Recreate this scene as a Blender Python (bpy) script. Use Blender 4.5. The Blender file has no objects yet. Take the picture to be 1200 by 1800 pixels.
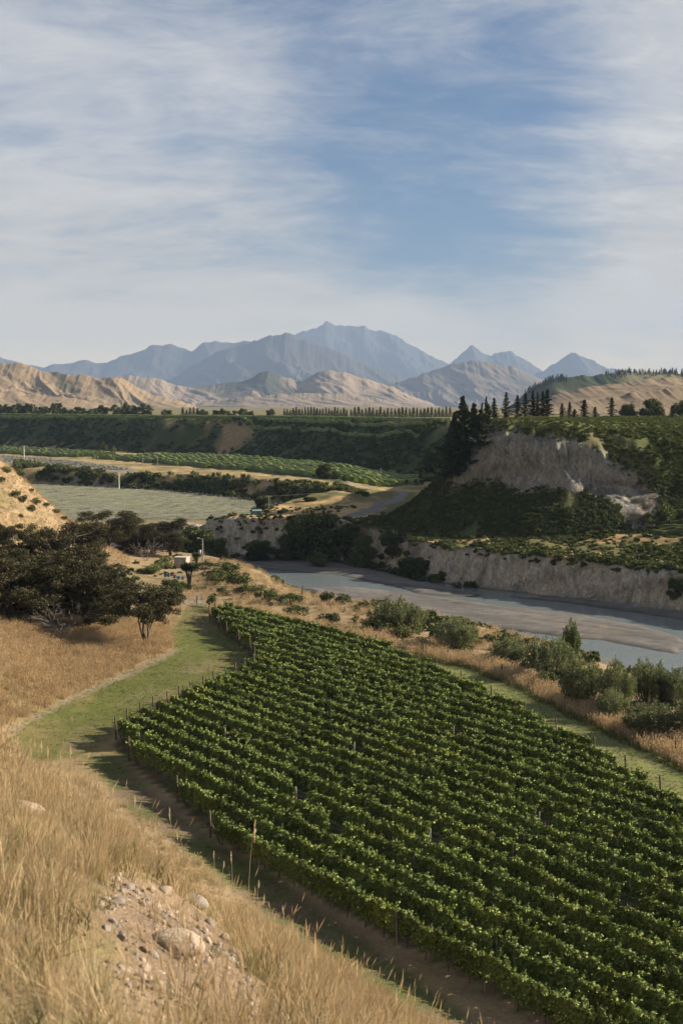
import bpy, bmesh, math, random
import numpy as np
from mathutils import Vector, Matrix

R = math.radians
random.seed(7)
sc = bpy.context.scene
col = sc.collection

# ------------------------------------------------------------------ camera
F, YH, EYE = 2400.0, 715.0, 27.0          # focal length and horizon row of the 1200x1800 photograph, eye height
PITCH = math.atan((900 - YH) / F)
cam_d = bpy.data.cameras.new('camera')
cam = bpy.data.objects.new('camera', cam_d)
col.objects.link(cam)
cam.location = (0, 0, EYE)
cam.rotation_euler = (R(90) - PITCH, 0, 0)
cam_d.sensor_fit = 'VERTICAL'
cam_d.sensor_height = 36
cam_d.sensor_width = 24
cam_d.lens = F / 1800 * 36
cam_d.clip_start = 0.2
cam_d.clip_end = 120000
cam_d.dof.use_dof = True
cam_d.dof.focus_distance = 140
cam_d.dof.aperture_fstop = 4.5
sc.camera = cam

# ------------------------------------------------------------------ sky, sun, exposure
SUN_EL, SUN_AZ = 23.5, 79.0               # azimuth measured from the view direction towards the right
world = bpy.data.worlds.new('World')
sc.world = world
world.use_nodes = True


def N(nt, kind, **kw):
    n = nt.nodes.new(kind)
    for k, v in kw.items():
        if k.startswith('i_'):
            n.inputs[k[2:].replace('_', ' ')].default_value = v
        else:
            setattr(n, k, v)
    return n


def math_node(nt, op, a, b=None, c=None, clamp=False):
    n = nt.nodes.new('ShaderNodeMath')
    n.operation = op
    n.use_clamp = clamp
    for i, v in enumerate((a, b, c)):
        if v is None:
            continue
        if isinstance(v, (int, float)):
            n.inputs[i].default_value = v
        else:
            nt.links.new(v, n.inputs[i])
    return n.outputs[0]


def maprange(nt, v, a, b, c=0.0, d=1.0, smooth=True):
    n = nt.nodes.new('ShaderNodeMapRange')
    n.interpolation_type = 'SMOOTHSTEP' if smooth else 'LINEAR'
    nt.links.new(v, n.inputs[0])
    for i, x in enumerate((a, b, c, d)):
        n.inputs[i + 1].default_value = x
    return n.outputs[0]


def mixc(nt, f, a, b, mode='MIX'):
    n = nt.nodes.new('ShaderNodeMix')
    n.data_type = 'RGBA'
    n.blend_type = mode
    for s, v in ((n.inputs[0], f), (n.inputs[6], a), (n.inputs[7], b)):
        if isinstance(v, (int, float)):
            s.default_value = v
        elif isinstance(v, (tuple, list)):
            s.default_value = (*v[:3], 1)
        else:
            nt.links.new(v, s)
    return n.outputs[2]


def build_world():
    nt = world.node_tree
    nt.nodes.clear()
    out = N(nt, 'ShaderNodeOutputWorld')
    bg = N(nt, 'ShaderNodeBackground')
    sky = N(nt, 'ShaderNodeTexSky', sky_type='NISHITA', sun_disc=False)
    sky.sun_elevation = R(SUN_EL)
    sky.sun_rotation = R(SUN_AZ)
    sky.altitude = 200
    sky.air_density = 1.0
    sky.dust_density = 0.6
    sky.ozone_density = 1.5
    tc = N(nt, 'ShaderNodeTexCoord')
    sep = N(nt, 'ShaderNodeSeparateXYZ')
    nt.links.new(tc.outputs['Generated'], sep.inputs[0])
    X, Y, Z = sep.outputs
    zz = math_node(nt, 'ADD', math_node(nt, 'MAXIMUM', Z, 0.0), 0.30)
    px = math_node(nt, 'DIVIDE', X, zz)
    py = math_node(nt, 'DIVIDE', Y, zz)
    comb = N(nt, 'ShaderNodeCombineXYZ')
    nt.links.new(px, comb.inputs[0])
    nt.links.new(py, comb.inputs[1])

    def noise(scale, rot, sx, sy, detail, rough, dist, off=(0, 0, 0)):
        m = N(nt, 'ShaderNodeMapping')
        nt.links.new(comb.outputs[0], m.inputs['Vector'])
        m.inputs['Rotation'].default_value = (0, 0, R(rot))
        m.inputs['Scale'].default_value = (sx, sy, 1)
        m.inputs['Location'].default_value = off
        n = N(nt, 'ShaderNodeTexNoise')
        n.inputs['Scale'].default_value = scale
        n.inputs['Detail'].default_value = detail
        n.inputs['Roughness'].default_value = rough
        n.inputs['Distortion'].default_value = dist
        nt.links.new(m.outputs[0], n.inputs['Vector'])
        return n.outputs['Fac']
    fine = noise(4.2, 18, 0.9, 1.5, 11, 0.72, 0.6, (3, 1, 0))
    streak = noise(9.0, -30, 0.7, 1.8, 10, 0.72, 0.5, (8.2, 2.7, 0))
    big = noise(1.9, 20, 0.9, 1.6, 5, 0.55, 0.6, (1.3, 4.0, 0))
    tex = math_node(nt, 'ADD', math_node(nt, 'MULTIPLY', fine, 0.62), math_node(nt, 'MULTIPLY', streak, 0.38))
    # the clear gap in the cirrus ahead and a little to the right
    dx = math_node(nt, 'SUBTRACT', X, 0.080)
    dz = math_node(nt, 'SUBTRACT', Z, 0.155)
    sk = math_node(nt, 'ADD', dx, math_node(nt, 'MULTIPLY', dz, 0.35))
    d2 = math_node(nt, 'ADD', math_node(nt, 'POWER', math_node(nt, 'DIVIDE', sk, 0.088), 2.0),
                   math_node(nt, 'POWER', math_node(nt, 'DIVIDE', dz, 0.085), 2.0))
    gap = math_node(nt, 'EXPONENT', math_node(nt, 'MULTIPLY', d2, -0.7))
    base = math_node(nt, 'ADD', math_node(nt, 'ADD', maprange(nt, Z, 0.02, 0.14, 0.95, 0.70), maprange(nt, Z, 0.26, 0.75, 0.0, -0.34)), math_node(nt, 'MULTIPLY', gap, -0.70))  # unseen cloud cover overhead is thinned to lower the sky's fill light
    base = math_node(nt, 'ADD', base, maprange(nt, X, 0.13, 0.24, 0.0, 0.32))
    mod = math_node(nt, 'ADD', math_node(nt, 'MULTIPLY', math_node(nt, 'SUBTRACT', tex, 0.5), 1.7), math_node(nt, 'MULTIPLY', math_node(nt, 'SUBTRACT', big, 0.5), 1.5))
    mod = math_node(nt, 'MULTIPLY', mod, maprange(nt, Z, 0.01, 0.12, 0.25, 1.0))
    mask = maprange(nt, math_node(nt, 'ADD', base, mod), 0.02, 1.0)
    ccol = mixc(nt, maprange(nt, Z, 0.0, 0.10), (11.0, 8.5, 4.6), (5.2, 4.65, 3.9))
    ccol = mixc(nt, maprange(nt, Z, 0.09, 0.20), ccol, (3.95, 4.0, 4.1))
    thick = maprange(nt, math_node(nt, 'ADD', math_node(nt, 'MULTIPLY', tex, 0.7), math_node(nt, 'MULTIPLY', big, 0.3)), 0.47, 0.62)
    right = maprange(nt, X, 0.06, 0.26, 0.22, 0.9)
    ccol = mixc(nt, math_node(nt, 'MULTIPLY', thick, right), ccol, (5.6, 5.45, 5.25))
    skyd = mixc(nt, 1.0, sky.outputs[0], (0.29, 0.41, 0.55), 'MULTIPLY')
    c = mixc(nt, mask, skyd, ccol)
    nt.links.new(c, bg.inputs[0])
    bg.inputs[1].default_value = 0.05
    nt.links.new(bg.outputs[0], out.inputs[0])


build_world()
sun_d = bpy.data.lights.new('sun', 'SUN')
sun = bpy.data.objects.new('sun', sun_d)
col.objects.link(sun)
sun_d.energy = 5.0
sun_d.angle = R(0.6)
sun_d.color = (1.0, 0.86, 0.68)
sdir = Vector((math.sin(R(SUN_AZ)) * math.cos(R(SUN_EL)), math.cos(R(SUN_AZ)) * math.cos(R(SUN_EL)), math.sin(R(SUN_EL))))
sun.rotation_euler = sdir.to_track_quat('Z', 'Y').to_euler()
sun.location = (60, 40, 90)
vs = sc.view_settings
vs.view_transform = 'Standard'
vs.look = 'None'
vs.exposure = 1.62
vs.gamma = 1.0
vs.use_curve_mapping = False
sc.cycles.max_bounces = 4
sc.cycles.diffuse_bounces = 2
sc.cycles.glossy_bounces = 2
sc.cycles.transmission_bounces = 4
sc.cycles.transparent_max_bounces = 4
sc.cycles.volume_bounces = 0
sc.cycles.use_denoising = True
sc.cycles.use_adaptive_sampling = True
sc.cycles.adaptive_threshold = 0.02


# ------------------------------------------------------------------ numeric helpers
def hash2(ix, iy, seed):
    h = (ix.astype(np.int64) * 374761393 + iy.astype(np.int64) * 668265263 + seed * 974711 + 12345) & 0xFFFFFFFF
    h = ((h ^ (h >> 13)) * 1274126177) & 0xFFFFFFFF
    h = h ^ (h >> 16)
    return (h & 0xFFFF) / 65535.0


def vnoise(x, y, seed=0):
    ix, iy = np.floor(x), np.floor(y)
    fx, fy = x - ix, y - iy
    u, v = fx * fx * fx * (fx * (fx * 6 - 15) + 10), fy * fy * fy * (fy * (fy * 6 - 15) + 10)
    a, b = hash2(ix, iy, seed), hash2(ix + 1, iy, seed)
    c, d = hash2(ix, iy + 1, seed), hash2(ix + 1, iy + 1, seed)
    return (a + (b - a) * u) * (1 - v) + (c + (d - c) * u) * v


def fbm(x, y, seed=0, octv=4, gain=0.5, ridged=False):
    s = 0.0
    amp, tot = 1.0, 0.0
    cx, sx = 0.8, 0.6
    for i in range(octv):
        n = vnoise(x, y, seed + i * 17) * 2 - 1
        if ridged:
            n = 1 - 2 * np.abs(n)
        s = s + n * amp
        tot += amp
        amp *= gain
        x, y = (x * cx - y * sx) * 2.03 + 5.3, (x * sx + y * cx) * 2.03 + 1.7
    return s / tot


def sstep(a, b, x):
    t = np.clip((x - a) / (b - a), 0, 1)
    return t * t * (3 - 2 * t)


def seg_dist(px, py, pts):
    best = np.full(np.shape(px), 1e18)
    for (ax, ay), (bx, by) in zip(pts[:-1], pts[1:]):
        dx, dy = bx - ax, by - ay
        t = np.clip(((px - ax) * dx + (py - ay) * dy) / (dx * dx + dy * dy), 0, 1)
        d = (px - ax - t * dx) ** 2 + (py - ay - t * dy) ** 2
        best = np.minimum(best, d)
    return np.sqrt(best)


def inside(px, py, poly):
    r = np.zeros(np.shape(px), bool)
    n = len(poly)
    for i in range(n):
        (ax, ay), (bx, by) = poly[i], poly[(i + 1) % n]
        if ay == by:
            continue
        c = ((ay > py) != (by > py)) & (px < (bx - ax) * (py - ay) / (by - ay) + ax)
        r ^= c
    return r


def sdist(px, py, poly):
    d = seg_dist(px, py, list(poly) + [poly[0]])
    return np.where(inside(px, py, poly), d, -d)


CP, SP = math.cos(PITCH), math.sin(PITCH)


def to_px(x, y, z):
    """where a point of the place falls in the photograph (used only to measure the place)"""
    zz = z - EYE
    fw = np.maximum(y * CP - zz * SP, 0.05)
    return 600 + F * x / fw, 900 - F * (y * SP + zz * CP) / fw


def ground_pt(px, py, z=0.0):
    r, u = (px - 600) / F, (900 - py) / F
    d = (r, CP + u * SP, -SP + u * CP)
    t = (z - EYE) / d[2]
    return (d[0] * t, d[1] * t)


def at_d(px, py, D):
    r, u = (px - 600) / F, (900 - py) / F
    d = (r, CP + u * SP, -SP + u * CP)
    t = D / d[1]
    return (d[0] * t, D, EYE + d[2] * t)


# ------------------------------------------------------------------ the lie of the land
NB = [(-150, 258), (-80, 270), (-45, 272), (-30, 266), (-19, 255), (-8, 236), (4, 207), (13, 198), (20, 189), (29.4, 175),
      (39, 154), (52, 120), (75, 60), (100, 0), (110, -60)]
FB = [(-150, 284), (-80, 290), (-45, 292), (-30, 290), (-22, 285), (-5, 283.5), (3, 276), (10, 264), (17, 249), (24.7, 238), (37.8, 226.5),
      (52, 208), (75, 172), (110, 110), (140, 60), (160, -60)]
RIVER = NB + FB[::-1]
TB = [(-900, 1250), (-420, 930), (-220, 800), (-104, 660), (-52, 622), (-10, 535), (25, 446), (31, 390), (22, 325), (7, 286), (13, 272), (24, 264),
      (43, 257), (66, 259), (110, 250), (200, 225), (500, 185), (900, 150)]
TERR = TB + [(900, 6000), (-900, 6000)]
GREY = [(-300, 296), (-30, 296), (-25, 304), (-14, 330), (-6, 360), (-11, 370), (-28, 399), (-54, 435), (-85, 456), (-104, 475), (-300, 560)]

HC = []                                    # control points (x, y, z) of the hillside on the camera's bank


def hp(px, py, D):
    HC.append(at_d(px, py, D))


for a in [(0, 815, 240), (40, 845, 240), (80, 882, 240), (130, 925, 242), (175, 962, 245), (0, 900, 215), (0, 980, 195), (60, 955, 215),
          (0, 1090, 150), (100, 1092, 160), (200, 1098, 164), (0, 1150, 130), (0, 1225, 117), (90, 1180, 135), (200, 1150, 146),
          (600, 1765, 42), (450, 1650, 36), (330, 1570, 31), (230, 1490, 34), (120, 1420, 42), (30, 1370, 52), (560, 1790, 22),
          (490, 1800, 9.6), (420, 1700, 10.5), (350, 1635, 11), (250, 1545, 12), (150, 1475, 14), (60, 1405, 18), (0, 1355, 24),
          (0, 1500, 10), (0, 1650, 7.5), (0, 1800, 5.5), (250, 1800, 6.5), (390, 1800, 7.8), (250, 1680, 8.6)]:
    hp(*a)
for a in [(760, 1800), (500, 1640), (330, 1490), (180, 1390), (50, 1330), (130, 1228), (310, 1142), (325, 1065), (290, 1005), (230, 970)]:
    g = ground_pt(*a)
    HC.append((g[0], g[1], 0.0))
    HC.append((g[0] + 5, g[1] + 4, -2.0))
HC += [(0, 0, 25.35), (-6, 0, 26.6), (-14, 8, 28.5), (-25, 20, 29), (-40, 45, 27), (-55, 80, 24), (-70, 120, 24), (-80, 160, 26), (-85, 200, 30),
       (-95, 240, 34), (5, 0, 22.6), (12, 4, 16), (20, 15, 8), (26, 28, 0), (36, 10, -1), (8, -12, 23), (-8, -14, 29), (25, -12, 10),
       (20, 60, -3), (20, 100, -3), (0, 130, -3), (0, 180, -3), (-10, 220, -3), (-50, 262, -1), (-75, 258, 6), (40, 150, -3), (45, 60, -4)]
HC = np.array(HC)
HC[:, 2] -= 0.28 * ((HC[:, 1] < 60) & (HC[:, 2] > 4))


def tps_fit(P, lam=0.02):
    n = len(P)
    d2 = (P[:, None, 0] - P[None, :, 0]) ** 2 + (P[:, None, 1] - P[None, :, 1]) ** 2
    K = 0.5 * d2 * np.log(d2 + 1e-9) + lam * np.eye(n)
    A = np.zeros((n + 3, n + 3))
    A[:n, :n] = K
    A[:n, n] = A[n, :n] = 1
    A[:n, n + 1:] = P[:, :2]
    A[n + 1:, :n] = P[:, :2].T
    return np.linalg.solve(A, np.concatenate([P[:, 2], [0, 0, 0]]))


HW = tps_fit(HC)


def tps(x, y):
    r = HW[-3] + HW[-2] * x + HW[-1] * y
    for i in range(len(HC)):
        d2 = (x - HC[i, 0]) ** 2 + (y - HC[i, 1]) ** 2
        r = r + HW[i] * 0.5 * d2 * np.log(d2 + 1e-9)
    return r


BAR = [(530, 1034), (610, 1031), (700, 1040), (850, 1061), (1000, 1078), (1120, 1099), (1192, 1120), (1212, 1138), (1188, 1152), (1130, 1141),
       (1060, 1128), (1000, 1122), (850, 1104), (770, 1093), (640, 1074), (560, 1054)]
BAR2 = [(410, 978), (560, 985), (640, 998), (720, 1018), (850, 1046), (835, 1052), (740, 1047), (690, 1032), (600, 1014), (430, 998)]
BAR3 = [(850, 1046), (1000, 1062), (1200, 1090), (1400, 1130), (1400, 1120), (1200, 1080), (1000, 1053)]


def height(x, y):
    """returns z and the region masks of the land"""
    sh = np.shape(x)
    wob = fbm(x / 9, y / 9, 3, 4)
    sr = sdist(x + fbm(x / 6, y / 6, 11, 3) * 1.2, y + fbm(x / 6, y / 6, 12, 3) * 1.2, RIVER)      # + inside the river bed
    dn = seg_dist(x, y, NB)
    df = seg_dist(x, y, FB)
    far_side = dn > df
    # camera's bank
    t = tps(np.clip(x, -220, 220), np.maximum(y, -55))
    t = np.where(t > 27, 27 + 24 * (1 - np.exp(-(np.maximum(t, 27) - 27) / 24)), t)
    hill = np.where(t > 6, t, np.log1p(np.exp(np.clip(t * 1.6, -40, 12))) / 1.6)
    hill = np.where(y > 300, 0, hill)
    fade = 1 - sstep(100, 150, np.abs(x)) * 0
    hill = hill * fade
    rough = fbm(x / 14, y / 14, 21, 4) * np.clip(hill, 0, 6) * 0.10 + fbm(x / 1.6, y / 1.6, 22, 3) * 0.16 * sstep(0.3, 2.5, hill)
    w = 17 - 8 * sstep(200, 245, y)
    bank = -5.3 * (1 - sstep(0, 1, (-sr) / w)) ** 1.2
    zn = hill + rough + np.where(hill < 3, bank, bank * 0.5) + fbm(x / 5, y / 5, 5, 3) * 0.10
    # far bank
    ctop = 3.3 - 1.9 * sstep(-2, 16, x) + fbm(x / 7, y / 7, 31, 3) * 0.7
    d_out = -sr
    gull = fbm(x / 4.2, y / 4.2, 41, 4) * 1.0
    cl = sstep(0.0, 1, (d_out + gull * 0.9 - 0.5) / 2.6)
    rise = 2.4 * sstep(5, 48, df) * (1 - 0.2 * sstep(-10, -60, x))
    zf = -4.9 + (ctop + 4.9) * cl + rise * cl
    zf += fbm(x / 4, y / 4, 51, 4) * 0.35 * cl
    sg = sdist(x, y, GREY)
    kg = sstep(-7, 1, sg)
    zf = np.where(y > 292, zf * (1 - kg) + (0.5 + fbm(x / 20, y / 20, 6, 2) * 0.15) * kg, zf)
    z = np.where(far_side, zf, zn)
    # river bed
    bx, by = to_px(x, y, -5.0)
    bw = fbm(x / 5, y / 2.5, 61, 3) * 5
    bar = np.maximum(np.maximum(sdist(bx + bw, by + bw * 0.4, BAR), sdist(bx + bw, by + bw * 0.3, BAR2)), sdist(bx, by, BAR3))
    barh = sstep(-5, 7, bar) * 0.75 - 0.30
    edge = sstep(4, 0, sr) * 0.35
    zb = -5.0 + barh * (0.95 + 0.25 * fbm(x / 3.0, y / 1.2, 62, 3)) + edge + fbm(x / 2.2, y / 1.0, 63, 3) * 0.10
    inriver = sr > 0
    z = np.where(inriver, zb, z)
    # the terraces above
    dt = sdist(x + wob * 2.0, y + fbm(x / 9, y / 9, 71, 4) * 2.0, TERR)
    blf = sstep(430, 330, y) * sstep(2, 10, x)
    ztop = 21.2 + 3.4 * blf + fbm(x / 40, y / 40, 72, 2) * 0.25
    zb0 = np.where(blf > 0.5, 4.0, 5.4)
    zb0 = 5.4 + (3.9 - 5.4) * blf
    gl = fbm(x / 4.5, y / 4.5, 73, 3, ridged=True)
    dd = dt + gl * 1.3 * sstep(6, 12, dt) * blf
    nose = sstep(80, 38, x)
    pb = np.interp(dd, [0, 10, 13, 16.5, 22, 27, 42, 60], [0.0, 0.29, 0.46, 0.70, 0.84, 0.925, 0.99, 1.0])
    pn = np.interp(dd, [0, 7, 11, 14.5, 17.5, 20, 27, 60], [0.0, 0.24, 0.40, 0.80, 0.93, 0.975, 1.0, 1.0])
    pbl = pb * (1 - nose) + pn * nose
    pf = sstep(-2, 27, dt)
    prof = pf * (1 - blf) + pbl * blf
    zb0 = np.where(far_side & (y > 200), np.clip(zf, 1.0, 5.6), zb0)
    zt = zb0 + (ztop - zb0) * prof + fbm(x / 6, y / 6, 74, 4) * 0.5 * np.clip(prof * (1 - prof) * 4, 0, 1)
    z = np.where((dt > -2) & (y > 200), np.maximum(z, zt) if True else zt, z)
    z = np.where((dt > 0) & (y > 200), zt, z)
    z = z + np.where(y > 900, sstep(900, 3000, y) * 4, 0)
    return z, dict(sr=sr, dt=dt, df=df, dn=dn, far=far_side, hill=hill, sg=sg, blf=blf, inr=inriver, bar=bar, cl=cl)


def mat(name):
    m = bpy.data.materials.new(name)
    m.use_nodes = True
    nt = m.node_tree
    nt.nodes.clear()
    o = N(nt, 'ShaderNodeOutputMaterial')
    return m, nt, o


def tag(o, label=None, cat=None, group=None, kind=None):
    if label:
        o['label'] = label
    if cat:
        o['category'] = cat
    if group:
        o['group'] = group
    if kind:
        o['kind'] = kind
    return o


def mesh_obj(name, verts, faces, material=None, parent=None, smooth=False, attrs=None):
    me = bpy.data.meshes.new(name)
    verts = np.asarray(verts, dtype=np.float32)
    if isinstance(faces, np.ndarray):
        nf, k = faces.shape
        me.vertices.add(len(verts))
        me.vertices.foreach_set('co', verts.ravel())
        me.loops.add(nf * k)
        me.loops.foreach_set('vertex_index', faces.ravel().astype(np.int32))
        me.polygons.add(nf)
        me.polygons.foreach_set('loop_start', np.arange(0, nf * k, k, dtype=np.int32))
        me.update(calc_edges=True)
    else:
        me.from_pydata([tuple(map(float, v)) for v in verts], [], faces)
    if smooth:
        me.polygons.foreach_set('use_smooth', np.ones(len(me.polygons), bool))
    for an, av in (attrs or {}).items():
        av = np.asarray(av, dtype=np.float32)
        if av.ndim == 2:
            at = me.attributes.new(an, 'FLOAT_COLOR', 'POINT')
            c4 = np.ones((len(av), 4), np.float32)
            c4[:, :3] = av
            at.data.foreach_set('color', c4.ravel())
        else:
            at = me.attributes.new(an, 'FLOAT', 'POINT')
            at.data.foreach_set('value', av)
    if material:
        me.materials.append(material)
    o = bpy.data.objects.new(name, me)
    col.objects.link(o)
    if parent:
        o.parent = parent
    return o


# ------------------------------------------------------------------ land material: per-vertex surface colour, fine grain from nodes
def land_material():
    m, nt, o = mat('land')
    b = N(nt, 'ShaderNodeBsdfPrincipled')
    a = N(nt, 'ShaderNodeAttribute', attribute_name='Col')
    rk = N(nt, 'ShaderNodeAttribute', attribute_name='rock')
    tc = N(nt, 'ShaderNodeTexCoord')

    def ns(scale, detail=4, rough=0.6, vec=None, dist=0.0):
        n = N(nt, 'ShaderNodeTexNoise')
        n.inputs['Scale'].default_value = scale
        n.inputs['Detail'].default_value = detail
        n.inputs['Roughness'].default_value = rough
        n.inputs['Distortion'].default_value = dist
        nt.links.new(vec or tc.outputs['Object'], n.inputs['Vector'])
        return n.outputs['Fac']
    n1 = ns(0.55, 6, 0.65)
    n2 = ns(5.0, 4, 0.7)
    mp = N(nt, 'ShaderNodeMapping')
    mp.inputs['Scale'].default_value = (1.0, 1.0, 0.42)
    mp.inputs['Rotation'].default_value = (0, R(20), 0)
    nt.links.new(tc.outputs['Object'], mp.inputs['Vector'])
    n3 = ns(0.8, 7, 0.68, mp.outputs[0], 0.8)
    n4 = ns(28.0, 3, 0.7)
    v4 = maprange(nt, n4, 0.25, 0.75, 0.72, 1.28, False)
    v1 = maprange(nt, n1, 0.25, 0.75, 0.72, 1.28, False)
    v2 = maprange(nt, n2, 0.2, 0.8, 0.70, 1.30, False)
    g = math_node(nt, 'MULTIPLY', math_node(nt, 'MULTIPLY', v1, v2), v4)
    c = mixc(nt, 1.0, a.outputs['Color'], g, 'MULTIPLY')
    n5 = ns(2.6, 6, 0.75, mp.outputs[0], 0.4)
    rv = math_node(nt, 'MULTIPLY', maprange(nt, n3, 0.30, 0.70, 0.62, 1.30, False), maprange(nt, n5, 0.34, 0.56, 0.50, 1.12, False))
    c2 = mixc(nt, 1.0, a.outputs['Color'], rv, 'MULTIPLY')
    c = mixc(nt, rk.outputs['Fac'], c, c2)
    nt.links.new(c, b.inputs['Base Color'])
    b.inputs['Roughness'].default_value = 0.92
    b.inputs['Specular IOR Level'].default_value = 0.15
    bp = N(nt, 'ShaderNodeBump')
    bp.inputs['Strength'].default_value = 0.75
    bp.inputs['Distance'].default_value = 0.35
    hgt = math_node(nt, 'ADD', math_node(nt, 'ADD', math_node(nt, 'MULTIPLY', n2, 0.35), math_node(nt, 'MULTIPLY', n4, 0.07)), math_node(nt, 'MULTIPLY', math_node(nt, 'MULTIPLY', math_node(nt, 'ADD', math_node(nt, 'MULTIPLY', n3, 3.0), n5), rk.outputs['Fac']), 1.2))
    nt.links.new(hgt, bp.inputs['Height'])
    bp2 = N(nt, 'ShaderNodeBump')
    bp2.inputs['Distance'].default_value = 0.6
    nt.links.new(rk.outputs['Fac'], bp2.inputs['Strength'])
    nt.links.new(math_node(nt, 'ADD', n3, math_node(nt, 'MULTIPLY', n5, 0.5)), bp2.inputs['Height'])
    nt.links.new(bp.outputs[0], bp2.inputs['Normal'])
    nt.links.new(bp2.outputs[0], b.inputs['Normal'])
    nt.links.new(b.outputs[0], o.inputs[0])
    return m


LAND = land_material()
DRY = np.array([0.24, 0.178, 0.105])
DRYG = np.array([0.20, 0.165, 0.065])
GRN = np.array([0.062, 0.090, 0.022])
LUSH = np.array([0.045, 0.072, 0.018])
SOIL = np.array([0.135, 0.095, 0.058])
GRAV = np.array([0.110, 0.105, 0.100])
ROCK = np.array([0.70, 0.675, 0.625])
SCRUB = np.array([0.040, 0.055, 0.020])


def soft(px, py, poly, s):
    return sstep(-s, s, sdist(px, py, poly))


def mixm(c, newc, k):
    return c * (1 - k[..., None]) + newc * k[..., None]


DIRT_PX = [(170, 1530), (290, 1545), (370, 1590), (420, 1650), (450, 1700), (520, 1810), (290, 1830), (220, 1740), (180, 1650)]
# places measured on the photograph (pixels -> spots on the ground)
P_TRACK = [(392, 1062), (455, 1150), (370, 1215), (205, 1290), (150, 1330), (30, 1345), (20, 1275), (130, 1222), (230, 1180), (305, 1142), (300, 1110),
           (322, 1075), (340, 1055)]
P_DIRT = [(150, 1330), (205, 1325), (260, 1380), (380, 1480), (640, 1650), (860, 1815), (760, 1815), (520, 1650), (330, 1500), (220, 1420)]
P_TRACK2 = [(700, 1150), (830, 1172), (900, 1200), (1000, 1245), (1100, 1292), (1260, 1375), (1260, 1470), (1120, 1390), (960, 1285), (840, 1222), (740, 1170)]
P_FAN = [(-60, 1085), (150, 1090), (320, 1062), (305, 1142), (130, 1222), (20, 1275), (-60, 1300)]
P_GREEN = [(-200, 778), (0, 787), (190, 797), (215, 800), (130, 805), (0, 797), (-200, 786)]
P_GREEN2 = [(150, 804), (300, 800), (400, 803), (560, 818), (742, 833), (746, 847), (620, 849), (430, 829), (290, 815)]
P_ROCKB = [(806, 858), (850, 785), (868, 748), (900, 756), (1000, 776), (1060, 800), (1130, 850), (1165, 880), (1140, 922), (1100, 925), (1070, 880), (1000, 858), (960, 862), (905, 865), (860, 838)]
P_ROCKC = [(1090, 880), (1135, 878), (1138, 925), (1108, 925)]


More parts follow.
